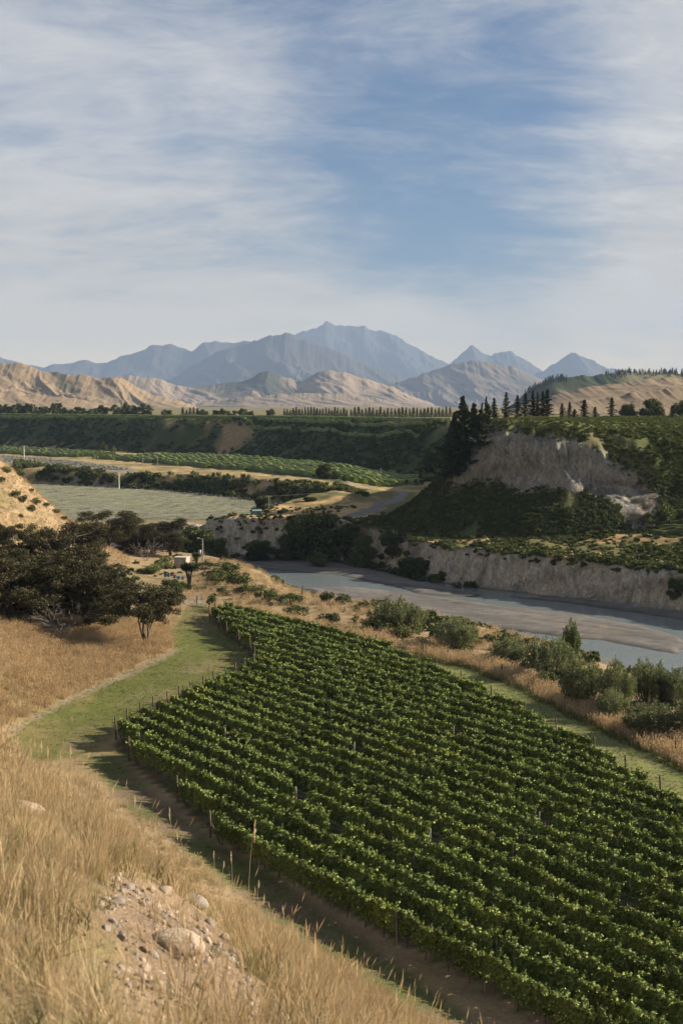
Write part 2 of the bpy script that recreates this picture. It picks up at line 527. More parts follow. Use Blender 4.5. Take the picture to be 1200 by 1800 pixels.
def land_colours(x, y, z, M):
    px, py = to_px(x, y, z)
    n1 = fbm(x / 7, y / 7, 101, 4)
    n2 = fbm(x / 1.3, y / 1.3, 102, 3)
    n3 = fbm(x / 30, y / 30, 103, 3)
    C = np.ones(x.shape + (3,)) * DRYG
    rock = np.zeros(x.shape)
    near = ~M['far']
    hill = M['hill']
    # hillside and bank on the camera's side
    c = np.ones_like(C) * DRY
    c = mixm(c, np.array([0.19, 0.14, 0.055]), sstep(0.0, 0.5, n1) * 0.7)
    c = mixm(c, np.array([0.075, 0.085, 0.025]), sstep(0.15, 0.6, n3 + n2 * 0.3) * 0.5)
    fg = sstep(30, 20, y)
    c = mixm(c, np.array([0.17, 0.125, 0.085]), fg * np.maximum(sstep(-0.1, 0.4, n2) * 0.6, soft(px, py, DIRT_PX, 25)))
    C = np.where(near[..., None], c, C)
    k = soft(px + n2 * 6, py + n1 * 4, P_TRACK, 7) * near * sstep(1.0, 0.4, hill)
    g = mixm(np.ones_like(C) * np.array([0.088, 0.098, 0.026]), np.array([0.17, 0.125, 0.06]), sstep(-0.05, 0.45, n1 + 0.5 * n2) * 0.55)
    C = mixm(C, g, k)
    # tyre lines on the mown grass
    rut = seg_dist(px, py, [(20, 1285), (130, 1226), (240, 1180), (312, 1143)])
    C = mixm(C, np.array([0.20, 0.165, 0.12]), sstep(5, 1.5, rut) * near * 0.8)
    for off in (0, 13, 30, 43):
        ru = seg_dist(px + n2 * 1.5, py, [(336 + off * 0.6, 1062), (352 + off * 0.7, 1095), (356 + off, 1130), (332 + off, 1165), (280 + off, 1196 + off * 0.2), (205 + off * 0.7, 1240 + off * 0.5), (130 + off * 0.4, 1290 + off * 0.6), (100 + off, 1335 + off * 0.3),
                                         (200 + off, 1430), (330 + off, 1520), (560 + off * 1.2, 1660), (820 + off * 1.6, 1830)])
        C = mixm(C, np.array([0.17, 0.135, 0.085]), sstep(4.5, 1.0, ru) * near * (hill < 1) * 0.5 * sstep(-0.5, 0.2, n1))
    C = mixm(C, np.array([0.20, 0.175, 0.15]), soft(px, py, [(300, 1050), (345, 1046), (362, 1052), (355, 1062), (310, 1062)], 5) * near)
    k = soft(px + n2 * 10, py + n1 * 8, P_DIRT, 12) * near * (z < 1.5)
    g = mixm(np.ones_like(C) * np.array([0.115, 0.088, 0.056]), np.array([0.075, 0.088, 0.028]), sstep(-0.35, 0.1, n1 + n2 * 0.6))
    C = mixm(C, g, k)
    k = soft(px + n2 * 3, py, P_TRACK2, 6) * near
    stripe = np.sin((x * 0.83 + y * 0.55) * 2.6) * 0.5 + 0.5
    g = mixm(np.ones_like(C) * np.array([0.125, 0.140, 0.045]), np.array([0.20, 0.165, 0.090]), sstep(0.1, 0.9, stripe * 0.5 + n1 * 0.5 + n2 * 0.3) * 0.7)
    C = mixm(C, g, k)
    vk = inside(x, y, VY_POLY) & near
    g = mixm(np.ones_like(C) * np.array([0.055, 0.062, 0.020]), SOIL * 0.8, sstep(-0.1, 0.3, n2))
    C = np.where(vk[..., None], g, C)
    # slope down to the river
    k = near * sstep(-1.0, -2.5, z) * (hill < 1)
    C = mixm(C, np.array([0.085, 0.085, 0.035]), k * 0.8)
    # far bank
    far = M['far']
    c = np.ones_like(C) * np.array([0.10, 0.095, 0.035])
    c = mixm(c, np.array([0.30, 0.205, 0.10]), sstep(0.05, 0.35, n1 + n2 * 0.25))
    c = mixm(c, np.array([0.34, 0.24, 0.12]), soft(px, py, [(392, 912), (470, 890), (560, 893), (670, 880), (650, 925), (560, 925)], 10) * sstep(-0.9, 0.0, n1))
    # rock on the river cliff
    steep = sstep(0.0, 0.05, M['cl']) * sstep(1.0, 0.975, M['cl'])
    rc = mixm(np.ones_like(C) * ROCK, np.array([0.34, 0.31, 0.26]), sstep(0.1, 0.5, fbm(x / 3.5, y / 3.5, 111, 3) + 0.25 * sstep(26, 6, x) - 0.15))
    c = mixm(c, rc, steep)
    rock = np.where(far, steep, rock)
    C = np.where(far[..., None], c, C)
    # the fields on the far flat
    sg = M['sg']
    k = sstep(0, 4, sg) * (y > 294)
    gf = mixm(np.ones_like(C) * np.array([0.130, 0.126, 0.104]), np.array([0.15, 0.13, 0.05]), sstep(0.0, 0.5, n1) * 0.5)
    fr = sstep(322, 308, y + n1 * 4)
    gf = mixm(gf, np.array([0.19, 0.14, 0.055]), fr)
    gf = mixm(gf, np.array([0.24, 0.21, 0.18]), sstep(303, 300, y) * 0.9)
    C = mixm(C, gf, k)
    pl = (y > 370) & (M['dt'] < 0) & (sg < -3)
    c = mixm(np.ones_like(C) * np.array([0.27, 0.20, 0.10]), np.array([0.13, 0.115, 0.05]), sstep(0.0, 0.4, n1))
    c = mixm(c, np.array([0.15, 0.145, 0.125]), soft(px, py, [(-300, 792), (0, 800), (120, 808), (245, 826), (230, 832), (60, 815), (-300, 810)], 3))
    c = mixm(c, np.array([0.060, 0.085, 0.022]), np.maximum(soft(px, py, P_GREEN, 1.5), soft(px, py, P_GREEN2, 1.5)))
    C = np.where(pl[..., None], c, C)
    # terrace scarp, its top, and the bluff
    dt = M['dt']
    tk = dt > -1
    c = mixm(np.ones_like(C) * SCRUB, np.array([0.085, 0.085, 0.032]), sstep(0.0, 0.5, n1 + n2 * 0.3))
    c = mixm(c, np.array([0.26, 0.19, 0.10]), soft(px + n1 * 8, py, [(385, 742), (440, 742), (455, 760), (425, 785), (400, 800), (372, 802), (395, 770)], 8) * 0.85)
    c = mixm(c, np.array([0.24, 0.17, 0.09]), sstep(0.25, 0.5, n1) * sstep(760, 742, py) * 0.6)
    top = sstep(24, 30, dt) * (1 - M['blf'])
    c = mixm(c, np.array([0.13, 0.115, 0.055]), top)
    bl = M['blf']
    cb = mixm(np.ones_like(C) * np.array([0.055, 0.075, 0.022]), np.array([0.12, 0.10, 0.05]), sstep(0.1, 0.5, n1))
    cb = mixm(cb, np.array([0.085, 0.105, 0.030]), sstep(21.0, 23.5, z))
    rk = np.maximum(soft(px + n1 * 22 + n2 * 8, py + n2 * 14 + n1 * 12, P_ROCKB, 9), 0.6 * soft(px + n1 * 10, py + n2 * 6, P_ROCKC, 6)) * bl
    rk = rk * sstep(-0.55, -0.15, fbm(x / 4, z / 3, 121, 4) + 0.25)
    rc = mixm(np.ones_like(C) * ROCK * 0.66, np.array([0.30, 0.26, 0.21]), sstep(0.05, 0.6, fbm(x / 5, z / 2.5, 122, 4)))
    apron = soft(px + n1 * 30, py + n2 * 18, [(800, 860), (860, 745), (1100, 760), (1190, 880), (1150, 925), (1050, 900), (900, 880)], 14) * bl
    cb = mixm(cb, np.array([0.13, 0.095, 0.06]), apron * 0.35)
    cb = mixm(cb, rc, rk)
    rock = np.where(tk, rk, rock)
    c = c * (1 - bl[..., None]) + cb * bl[..., None]
    C = np.where(tk[..., None], c, C)
    # river bed
    g = mixm(np.ones_like(C) * GRAV, np.array([0.16, 0.125, 0.085]), sstep(0.15, 0.5, n2 * 0.5 + n1 * 0.5) * 0.7)
    fl_ = fbm((x + y) / 2.2, (x - y) / 18.0, 141, 4)
    g = g * (1 + 0.45 * fl_[..., None])
    wet = sstep(-4.72, -4.95, z)
    g = g * (1 - 0.55 * wet[..., None])
    C = np.where(M['inr'][..., None], g, C)
    # sealed road below the bluff
    rd = seg_dist(x, y, ROAD)
    on = (M['far']) & (dt < 2)
    C = mixm(C, np.array([0.15, 0.145, 0.14]), sstep(1.7, 1.2, rd) * on)
    rd2 = seg_dist(px, py, [(100, 838), (140, 845), (160, 850), (190, 858)])
    C = mixm(C, np.array([0.25, 0.22, 0.19]), sstep(3.5, 1.5, rd2) * far)
    return np.clip(C, 0.004, 0.8), rock


ROAD = [ground_pt(605, 908, 3.5), ground_pt(622, 903, 3.7), ground_pt(650, 894, 4), ground_pt(690, 876, 4.6), ground_pt(712, 862, 5), ground_pt(700, 855, 5.2), ground_pt(660, 852, 5.4),
        ground_pt(540, 842, 5.4)]
VY_PX = [(369, 1092), (383, 1103), (397, 1118), (413, 1130), (429, 1145), (447, 1160), (452, 1180), (417, 1200), (382, 1214), (344, 1232), (302, 1252), (256, 1272),
         (205, 1300), (204, 1318), (252, 1358), (310, 1408), (375, 1472), (600, 1600), (760, 1690), (1000, 1830), (1240, 1985), (1420, 1985), (1420, 1560), (1200, 1440), (1126, 1392),
         (1056, 1347), (991, 1312), (935, 1281), (886, 1254), (840, 1231), (740, 1178), (640, 1140), (510, 1112), (398, 1082)]
VY_POLY = [ground_pt(*p) for p in VY_PX]


def axis(parts):
    out = [parts[0][0]]
    for a, b, s in parts:
        n = max(1, int(round((b - a) / s)))
        out += list(np.linspace(a, b, n + 1)[1:])
    return np.array(out)


def build_land():
    ys = axis([(-9000, -1000, 2000), (-1000, -200, 100), (-200, -40, 16), (-40, -12, 3), (-12, 3, 0.8), (3, 40, 0.35), (40, 175, 0.62), (175, 300, 0.55), (300, 340, 1.0), (340, 700, 2.4), (700, 1200, 12), (1200, 3000, 90), (3000, 22300, 2000)])
    h = [(0, 4, 0.35), (4, 60, 0.58), (60, 90, 1.2), (90, 200, 4), (200, 600, 25), (600, 3000, 200), (3000, 15000, 2000)]
    xp = axis(h)
    xs = np.concatenate([-xp[:0:-1], xp])
    X, Y = np.meshgrid(xs, ys)
    Z, M = height(X, Y)
    Cc, rock = land_colours(X, Y, Z, M)
    # break the rock faces up sideways
    k = np.clip(rock, 0, 1) * (Y < 320)
    X2 = X + k * (fbm(X / 2.2 + Z * 0.9, Y / 2.2 + Z * 0.35, 131, 3) * 1.0 + fbm(X / 7 + Z * 0.33, Y / 7 - Z * 0.2, 133, 2) * 1.8)
    Y2 = Y + k * (fbm(X / 2.2 + 40 + Z * 0.5, Y / 2.2 + Z * 0.9, 132, 3) * 1.0 + fbm(X / 7 + 9 - Z * 0.3, Y / 7 + Z * 0.33, 134, 2) * 1.8)
    V = np.stack([X2, Y2, Z], -1).reshape(-1, 3)
    ny, nx = X.shape
    i = np.arange(ny * nx).reshape(ny, nx)
    quads = np.stack([i[:-1, :-1], i[:-1, 1:], i[1:, 1:], i[1:, :-1]], -1).reshape(-1, 4)

    def fc(a):
        return a[:-1, :-1].reshape(-1)
    reg = np.zeros(len(quads), int)
    inr, dt, far = fc(M['inr']), fc(M['dt']), fc(M['far'])
    reg[fc(M['hill']) > 0.45] = 1
    reg[far] = 3
    reg[far & (fc(Y) > 370)] = 5
    reg[far & (fc(M['sg']) > 0) & (fc(Y) > 292)] = 5
    reg[(dt > 0) & (fc(Y) > 200)] = 4
    reg[(dt > 0) & (fc(Y) > 200) & (fc(M['blf']) > 0.5)] = 6
    reg[inr] = 2
    names = ['ground', 'hillside', 'river_bed', 'river_terrace', 'far_terrace', 'far_flat', 'bluff']
    C = Cc.reshape(-1, 3)
    rk = rock.reshape(-1)
    for r, nm in enumerate(names):
        q = quads[reg == r]
        if not len(q):
            continue
        u, inv = np.unique(q, return_inverse=True)
        o = mesh_obj(nm, V[u], inv.reshape(-1, 4), LAND, smooth=True, attrs={'Col': C[u], 'rock': rk[u]})
        o['kind'] = 'structure'


build_land()


# quick lookup of the land's height for planting things
def zat(x, y):
    z, _ = height(np.array([float(x)]), np.array([float(y)]))
    return float(z[0])


# ------------------------------------------------------------------ water
def water():
    m, nt, o = mat('river_water')
    b = N(nt, 'ShaderNodeBsdfPrincipled')
    b.inputs['Base Color'].default_value = (0.13, 0.16, 0.172, 1)
    b.inputs['Roughness'].default_value = 0.12
    b.inputs['IOR'].default_value = 1.33
    tc = N(nt, 'ShaderNodeTexCoord')
    mp = N(nt, 'ShaderNodeMapping')
    mp.inputs['Rotation'].default_value = (0, 0, R(45))
    mp.inputs['Scale'].default_value = (0.5, 1.3, 1)
    nt.links.new(tc.outputs['Object'], mp.inputs[0])
    n = N(nt, 'ShaderNodeTexNoise')
    n.inputs['Scale'].default_value = 1.1
    n.inputs['Detail'].default_value = 5
    n.inputs['Roughness'].default_value = 0.65
    nt.links.new(mp.outputs[0], n.inputs['Vector'])
    bp = N(nt, 'ShaderNodeBump')
    bp.inputs['Strength'].default_value = 0.30
    bp.inputs['Distance'].default_value = 0.25
    nt.links.new(n.outputs['Fac'], bp.inputs['Height'])
    nt.links.new(bp.outputs[0], b.inputs['Normal'])
    nt.links.new(b.outputs[0], o.inputs[0])
    P = NB + FB[::-1]
    vb = []
    for p, q in zip(NB, NB[1:]):
        pass
    n1, n2 = len(NB), len(FB)
    V, Fc = [], []
    cut = 60
    def samp(L, t):
        d = [0]
        for a, b_ in zip(L, L[1:]):
            d.append(d[-1] + math.dist(a, b_))
        s = t * d[-1]
        return np.interp(s, d, [p[0] for p in L]), np.interp(s, d, [p[1] for p in L])
    for i in range(cut + 1):
        a = samp(NB, i / cut)
        c = samp(FB, i / cut)
        ax, ay = a[0] - (c[0] - a[0]) * 0.06, a[1] - (c[1] - a[1]) * 0.06
        cx, cy = c[0] + (c[0] - a[0]) * 0.04, c[1] + (c[1] - a[1]) * 0.04
        V += [(ax, ay, -4.93), (cx, cy, -4.93)]
    for i in range(cut):
        Fc.append((2 * i, 2 * i + 2, 2 * i + 3, 2 * i + 1))
    me = mesh_obj('river', V, Fc, m)
    me['kind'] = 'structure'


water()


# ------------------------------------------------------------------ hills and mountains
def hill_material(name, tan, dark, shrub_scale, shrub_amt, patch, lo=0.55):
    m, nt, o = mat(name)
    b = N(nt, 'ShaderNodeBsdfPrincipled')
    tc = N(nt, 'ShaderNodeTexCoord')
    at = N(nt, 'ShaderNodeAttribute', attribute_name='veg')
    mpg = N(nt, 'ShaderNodeMapping')
    mpg.inputs['Scale'].default_value = (1.0, 0.35, 1.0)
    nt.links.new(tc.outputs['Object'], mpg.inputs[0])

    def ns(scale, detail, rough):
        n = N(nt, 'ShaderNodeTexNoise')
        n.inputs['Scale'].default_value = scale
        n.inputs['Detail'].default_value = detail
        n.inputs['Roughness'].default_value = rough
        nt.links.new(mpg.outputs[0], n.inputs['Vector'])
        return n.outputs['Fac']
    f = ns(shrub_scale, 3, 0.6)
    g = ns(patch, 5, 0.6)
    k = math_node(nt, 'ADD', math_node(nt, 'MULTIPLY', g, 0.8), math_node(nt, 'MULTIPLY', at.outputs['Fac'], 0.55))
    k = maprange(nt, k, lo, lo + 0.2)
    s = maprange(nt, f, 0.60, 0.66)
    k = math_node(nt, 'MAXIMUM', k, math_node(nt, 'MULTIPLY', s, shrub_amt))
    t2 = mixc(nt, ns(patch * 3, 4, 0.6), tan, tuple(v * 0.84 for v in tan))
    c = mixc(nt, k, t2, dark)
    nt.links.new(c, b.inputs['Base Color'])
    b.inputs['Roughness'].default_value = 0.95
    b.inputs['Specular IOR Level'].default_value = 0.1
    nt.links.new(b.outputs[0], o.inputs[0])
    return m


def hill_range(name, sil, D, depth, base_z, material, seed, spur=0.5, wl=90.0, nx=420, ny=110, slant=0.5, sharp=1.0):
    """a range of hills: crest line at distance D whose skyline follows the measured rows sil, spurs running down to the plain"""
    px = np.linspace(sil[0][0], sil[-1][0], nx)
    sy = np.interp(px, [s[0] for s in sil], [s[1] for s in sil])
    jit = fbm(px / 17.0, px * 0 + seed, seed + 5, 6, 0.6) * 4.2 * sharp / F * D
    az = (px - 600) / F
    t = np.linspace(-1, 1, ny)                 # -1 foot on this side, 0 crest, 1 behind
    T, AZ = np.meshgrid(t, az, indexing='ij')
    Yw = D + T * depth
    Xw = AZ * D + slant * T * depth * 0.0
    S = np.interp(AZ, az, (YH - sy) / F * D) + EYE - base_z
    S = np.maximum(S, 0.0)
    e = np.clip(1 - np.abs(T), 0, 1)
    u = (Xw + slant * (Yw - D)) / wl
    v = (Yw - D) / (wl * 2.6)
    wx = fbm(u * 0.6, v * 0.9, seed + 31, 3) * 0.9
    r1 = fbm(u + wx, v + wx * 0.6, seed, 4, 0.5, ridged=True) * 0.5 + 0.5
    r2 = fbm(u * 2.7 + wx * 2 + 9, v * 3.2 + wx, seed + 3, 5, 0.6, ridged=True) * 0.5 + 0.5
    big = fbm(u * 0.35 + 3, v * 0.5, seed + 77, 2) * 0.5 + 0.5
    cut = spur * (1 - e ** 3.0) * (0.62 * (1 - r1) + 0.34 * (1 - r2) + 0.35 * big)
    prof = np.clip(e - cut * np.sqrt(e) * 0.9, 0, 1)
    prof = prof ** 0.92
    Z = S * prof * (0.93 + 0.10 * r1)
    ang = (Z + base_z - EYE) / Yw
    mx = ang.max(0)
    want = (YH - sy) / F
    f = (want * D - base_z + EYE) / np.maximum(mx * D - base_z + EYE, 1e-3)
    f = np.convolve(np.pad(np.clip(f, 0.3, 2.5), 20, mode='edge'), np.hanning(43)[1:-1] / np.hanning(43).sum(), 'valid')
    Z = Z * f[None, :] + jit[None, :] * e ** 5 - 0.04 * S * (e < 0.02) - 1.0 * (e < 0.01)
    veg = np.clip((1 - r1) * 1.3 - 0.75 + fbm(u * 0.4, v * 0.6, seed + 50, 3) * 0.7, -1, 1)
    V = np.stack([Xw, Yw, Z + base_z], -1).reshape(-1, 3)
    i = np.arange(nx * ny).reshape(ny, nx)
    q = np.stack([i[:-1, :-1], i[:-1, 1:], i[1:, 1:], i[1:, :-1]], -1).reshape(-1, 4)
    o = mesh_obj(name, V, q, material, smooth=True, attrs={'veg': veg.reshape(-1)})
    o['kind'] = 'structure'
    return o


HM1 = hill_material('tan_hill', (0.225, 0.168, 0.105), (0.048, 0.050, 0.032), 0.15, 0.9, 0.009, 0.50)
HM2 = hill_material('far_hill', (0.23, 0.18, 0.125), (0.050, 0.054, 0.040), 0.045, 0.7, 0.0034, 0.40)
HM4 = hill_material('brown_mountain', (0.14, 0.115, 0.085), (0.045, 0.048, 0.038), 0.02, 0.6, 0.0021, 0.42)
HM3 = hill_material('right_hill', (0.22, 0.165, 0.105), (0.050, 0.052, 0.032), 0.16, 0.8, 0.012, 0.48)
MM = hill_material('mountain', (0.055, 0.053, 0.050), (0.035, 0.038, 0.036), 0.004, 0.3, 0.0006)

hill_range('near_hills', [(-330, 640), (-200, 632), (-80, 640), (0, 638), (45, 641), (75, 652), (120, 657), (165, 662), (215, 664), (260, 690), (300, 700), (350, 716), (385, 731), (400, 740)],
           3000, 350, 17, HM1, 11, spur=0.85, wl=80, slant=0.7, nx=560, ny=150)
hill_range('low_foothills', [(-330, 690), (-150, 680), (0, 683), (60, 692), (130, 700), (180, 712), (230, 718), (300, 733)], 2500, 170, 17, HM1, 17, spur=0.7, wl=70, slant=0.7, nx=360, ny=90)
hill_range('middle_hills', [(150, 670), (235, 660), (262, 663), (330, 681), (362, 678), (430, 668), (455, 657), (475, 651), (500, 664), (530, 670), (560, 655), (580, 651), (610, 656),
                            (650, 668), (690, 680), (730, 700), (790, 722), (830, 738)],
           6500, 720, 18, HM2, 23, spur=0.8, wl=210, slant=0.6, nx=560, ny=150)
hill_range('middle_foothills', [(300, 735), (360, 705), (420, 700), (480, 695), (540, 690), (600, 694), (660, 700), (720, 716), (790, 734)], 5000, 330, 18, HM2, 29, spur=0.8, wl=140, slant=0.7, nx=420, ny=100)
hill_range('brown_mountain', [(560, 735), (620, 690), (680, 676), (730, 662), (770, 648), (800, 639), (830, 635), (870, 641), (910, 648), (950, 668), (980, 690), (1040, 720), (1100, 735)],
           9300, 1030, 20, HM4, 37, spur=0.75, wl=300, slant=0.5, nx=460, ny=140)
hill_range('right_hill', [(850, 735), (950, 702), (985, 690), (1040, 680), (1080, 674), (1130, 667), (1200, 664), (1300, 655), (1450, 640), (1700, 640)],
           1500, 300, 18, HM3, 53, spur=0.45, wl=75, slant=0.3, nx=420, ny=110)
hill_range('right_spur', [(900, 734), (950, 716), (1000, 708), (1060, 700), (1120, 690), (1200, 680), (1320, 670), (1600, 660)], 1150, 170, 17, HM3, 57, spur=0.45, wl=50, slant=-0.3, nx=320, ny=90)
HF = hill_material('forest_hill', (0.16, 0.15, 0.075), (0.030, 0.042, 0.020), 0.05, 1.0, 0.01, 0.30)
hill_range('forest_ridge', [(880, 730), (920, 690), (960, 670), (1000, 662), (1060, 660), (1100, 655), (1200, 655), (1320, 646), (1600, 640)], 2000, 260, 18, HF, 91, spur=0.3, wl=110, nx=300, ny=70)
hill_range('left_range', [(-420, 640), (-200, 610), (-60, 622), (0, 626), (30, 637), (70, 646), (150, 634), (190, 638), (225, 625), (260, 612), (300, 606), (340, 616), (380, 600), (410, 605), (440, 601),
                          (470, 612), (520, 640), (560, 660), (640, 690)], 15000, 2400, 25, MM, 61, spur=0.9, wl=430, slant=0.4, nx=420, ny=90)
hill_range('front_range', [(280, 680), (330, 650), (380, 620), (440, 605), (470, 592), (505, 586), (540, 600), (580, 615), (640, 640), (700, 662), (740, 680), (800, 700)], 12500, 2000, 25, MM, 67, spur=0.95, wl=400, slant=0.5, nx=360, ny=100)
hill_range('great_peak', [(380, 670), (440, 640), (490, 600), (530, 585), (555, 577), (572, 567), (590, 572), (640, 576), (660, 585), (695, 590), (730, 612), (780, 638), (830, 660), (900, 690)], 19000, 3200, 25, MM, 71,
           spur=0.9, wl=480, slant=0.5, nx=420, ny=100)
hill_range('twin_peaks', [(720, 680), (790, 640), (815, 618), (828, 609), (845, 618), (862, 626), (880, 618), (898, 617), (920, 634), (950, 650), (1000, 672), (1060, 690)], 17500, 2400, 25, MM, 79, spur=0.9, wl=420, sharp=1.6, nx=320, ny=80)
hill_range('cone_peak', [(860, 690), (950, 652), (985, 632), (1006, 619), (1025, 630), (1060, 646), (1110, 656), (1160, 664), (1300, 650), (1500, 655)], 16500, 2400, 25, MM, 83, spur=0.9, wl=420, sharp=1.2, nx=320, ny=80)

# ------------------------------------------------------------------ haze
HAZE = 0.000065
m, nt, o = mat('haze')
pv = N(nt, 'ShaderNodeVolumePrincipled')
pv.inputs['Color'].default_value = (0.31, 0.43, 0.64, 1)
pv.inputs['Density'].default_value = HAZE
nt.links.new(pv.outputs[0], o.inputs['Volume'])
hx, y0, y1, zb, ztp = 15500, -9500, 22600, -8, 1300
V = [(-hx, y0, zb), (hx, y0, zb), (hx, y1, zb), (-hx, y1, zb), (-hx, y0, ztp), (hx, y0, ztp), (hx, y1, ztp), (-hx, y1, ztp)]
hz = mesh_obj('haze', V, [(0, 3, 2, 1), (4, 5, 6, 7), (0, 1, 5, 4), (1, 2, 6, 5), (2, 3, 7, 6), (3, 0, 4, 7)], m)
hz['kind'] = 'stuff'


# ------------------------------------------------------------------ planting helpers
rng = np.random.default_rng(5)


def hit(px, py, d0=3.0, d1=1400.0):
    """the spot on the land that the photograph shows at (px, py)"""
    r, u = (px - 600) / F, (900 - py) / F
    d = (r, CP + u * SP, -SP + u * CP)
    for n in (220, 24):
        D = np.exp(np.linspace(math.log(d0), math.log(d1), n))
        t = D / d[1]
        z, _ = height(d[0] * t, D)
        below = np.where(EYE + d[2] * t < z)[0]
        i = below[0] if len(below) else len(D) - 1
        d0, d1 = D[max(i - 1, 0)], D[i] * 1.0001
    return float(d[0] * t[i]), float(D[i]), float(z[i])


def stand(px, D):
    x = (px - 600) / F * D
    return x, D, zat(x, D)


def leaf_material(name, ca, cb, trans=0.25, rough=0.5, spec=0.3, tcol=(1.25, 1.35, 0.6), var=0.25, yellow=0.0):
    m, nt, o = mat(name)
    b = N(nt, 'ShaderNodeBsdfPrincipled')
    a = N(nt, 'ShaderNodeAttribute', attribute_name='tint')
    oi = N(nt, 'ShaderNodeObjectInfo')
    c = mixc(nt, a.outputs['Fac'], ca, cb)
    v = maprange(nt, oi.outputs['Random'], 0, 1, 1 - var, 1 + var, False)
    c = mixc(nt, 1.0, c, v, 'MULTIPLY')
    if yellow:
        c = mixc(nt, maprange(nt, math_node(nt, 'FRACT', math_node(nt, 'MULTIPLY', oi.outputs['Random'], 7.31)), 0.6, 1.0, 0.0, yellow), c, mixc(nt, 1.0, c, (1.5, 1.15, 0.75), 'MULTIPLY'))
    nt.links.new(c, b.inputs['Base Color'])
    b.inputs['Roughness'].default_value = rough
    b.inputs['Specular IOR Level'].default_value = spec
    if trans > 0:
        t = N(nt, 'ShaderNodeBsdfTranslucent')
        c2 = mixc(nt, 1.0, c, tcol, 'MULTIPLY')
        nt.links.new(c2, t.inputs[0])
        mx = N(nt, 'ShaderNodeMixShader')
        mx.inputs[0].default_value = trans
        nt.links.new(b.outputs[0], mx.inputs[1])
        nt.links.new(t.outputs[0], mx.inputs[2])
        nt.links.new(mx.outputs[0], o.inputs[0])
    else:
        nt.links.new(b.outputs[0], o.inputs[0])
    return m


def plain_material(name, colr, rough=0.8, spec=0.2, metallic=0.0, var=0.35, scale=6.0):
    m, nt, o = mat(name)
    b = N(nt, 'ShaderNodeBsdfPrincipled')
    tc = N(nt, 'ShaderNodeTexCoord')
    n = N(nt, 'ShaderNodeTexNoise')
    n.inputs['Scale'].default_value = scale
    n.inputs['Detail'].default_value = 5
    nt.links.new(tc.outputs['Object'], n.inputs['Vector'])
    v = maprange(nt, n.outputs['Fac'], 0.25, 0.75, 1 - var, 1 + var, False)
    c = mixc(nt, 1.0, colr, v, 'MULTIPLY')
    nt.links.new(c, b.inputs['Base Color'])
    b.inputs['Roughness'].default_value = rough
    b.inputs['Metallic'].default_value = metallic
    b.inputs['Specular IOR Level'].default_value = spec
    bp = N(nt, 'ShaderNodeBump')
    bp.inputs['Strength'].default_value = 0.4
    bp.inputs['Distance'].default_value = 0.03
    nt.links.new(n.outputs['Fac'], bp.inputs['Height'])
    nt.links.new(bp.outputs[0], b.inputs['Normal'])
    nt.links.new(b.outputs[0], o.inputs[0])
    return m


def new_mesh(name, V, q, material, tint=None, smooth=False):
    """mesh data only (shared by the copies)"""
    o = mesh_obj(name, V, q, material, smooth=smooth, attrs=None if tint is None else {'tint': tint})
    me = o.data
    bpy.data.objects.remove(o)
    return me


def leaf_quads(P, size, r, up=0.3, fold=0.25, aspect=0.62, axis_dir=None, align=0.0):
    """one small folded leaf face at each point"""
    n = len(P)
    d = r.normal(size=(n, 3))
    if axis_dir is not None:
        d = d * (1 - align) + axis_dir * align * 1.6
    d /= np.linalg.norm(d, axis=1)[:, None] + 1e-9
    nr = r.normal(size=(n, 3)) + np.array([0, 0, up * 2])
    s = np.cross(d, nr)
    s /= np.linalg.norm(s, axis=1)[:, None] + 1e-9
    nn = np.cross(s, d)
    h = (size * 0.5)[:, None]
    V = np.stack([P - d * h, P + s * h * aspect + nn * h * fold, P + d * h, P - s * h * aspect + nn * h * fold], 1).reshape(-1, 3)
    q = np.arange(n * 4).reshape(-1, 4)
    t = np.clip(r.normal(0.5, 0.26, n), 0, 1)
    return V, q, np.repeat(t, 4)


def blob_points(C, Rr, n, r, flat=0.75, shell=0.5):
    """points spread through clumps: centres C, radii Rr"""
    w = Rr ** 2
    idx = r.choice(len(C), n, p=w / w.sum())
    d = r.normal(size=(n, 3))
    d /= np.linalg.norm(d, axis=1)[:, None]
    rad = (shell + (1 - shell) * r.random(n)) * Rr[idx]
    rad *= (0.85 + 0.3 * r.random(n))
    P = C[idx] + d * rad[:, None] * np.array([1, 1, flat])
    return P, d


def tube(paths, sides=6):
    V, Q = [], []
    for pts, rad in paths:
        pts = np.asarray(pts, float)
        b0 = len(V)
        for i, p in enumerate(pts):
            t = pts[min(i + 1, len(pts) - 1)] - pts[max(i - 1, 0)]
            t /= np.linalg.norm(t) + 1e-9
            a = np.cross(t, (0.31, 0.95, 0.1))
            a /= np.linalg.norm(a) + 1e-9
            b = np.cross(t, a)
            for k in range(sides):
                an = 2 * math.pi * k / sides
                V.append(p + (a * math.cos(an) + b * math.sin(an)) * rad[i])
        for i in range(len(pts) - 1):
            for k in range(sides):
                k2 = (k + 1) % sides
                Q.append((b0 + i * sides + k, b0 + i * sides + k2, b0 + (i + 1) * sides + k2, b0 + (i + 1) * sides + k))
    return np.array(V), np.array(Q)


def box_faces(x0, x1, y0, y1, z0, z1):
    V = [(x0, y0, z0), (x1, y0, z0), (x1, y1, z0), (x0, y1, z0), (x0, y0, z1), (x1, y0, z1), (x1, y1, z1), (x0, y1, z1)]
    return V, [(0, 3, 2, 1), (4, 5, 6, 7), (0, 1, 5, 4), (1, 2, 6, 5), (2, 3, 7, 6), (3, 0, 4, 7)]


def link_obj(name, data, parent=None, loc=(0, 0, 0), rot=(0, 0, 0), scl=1.0):
    o = bpy.data.objects.new(name, data)
    col.objects.link(o)
    o.location = loc
    o.rotation_euler = rot
    o.scale = (scl, scl, scl) if isinstance(scl, (int, float)) else scl
    if parent:
        o.parent = parent
    return o


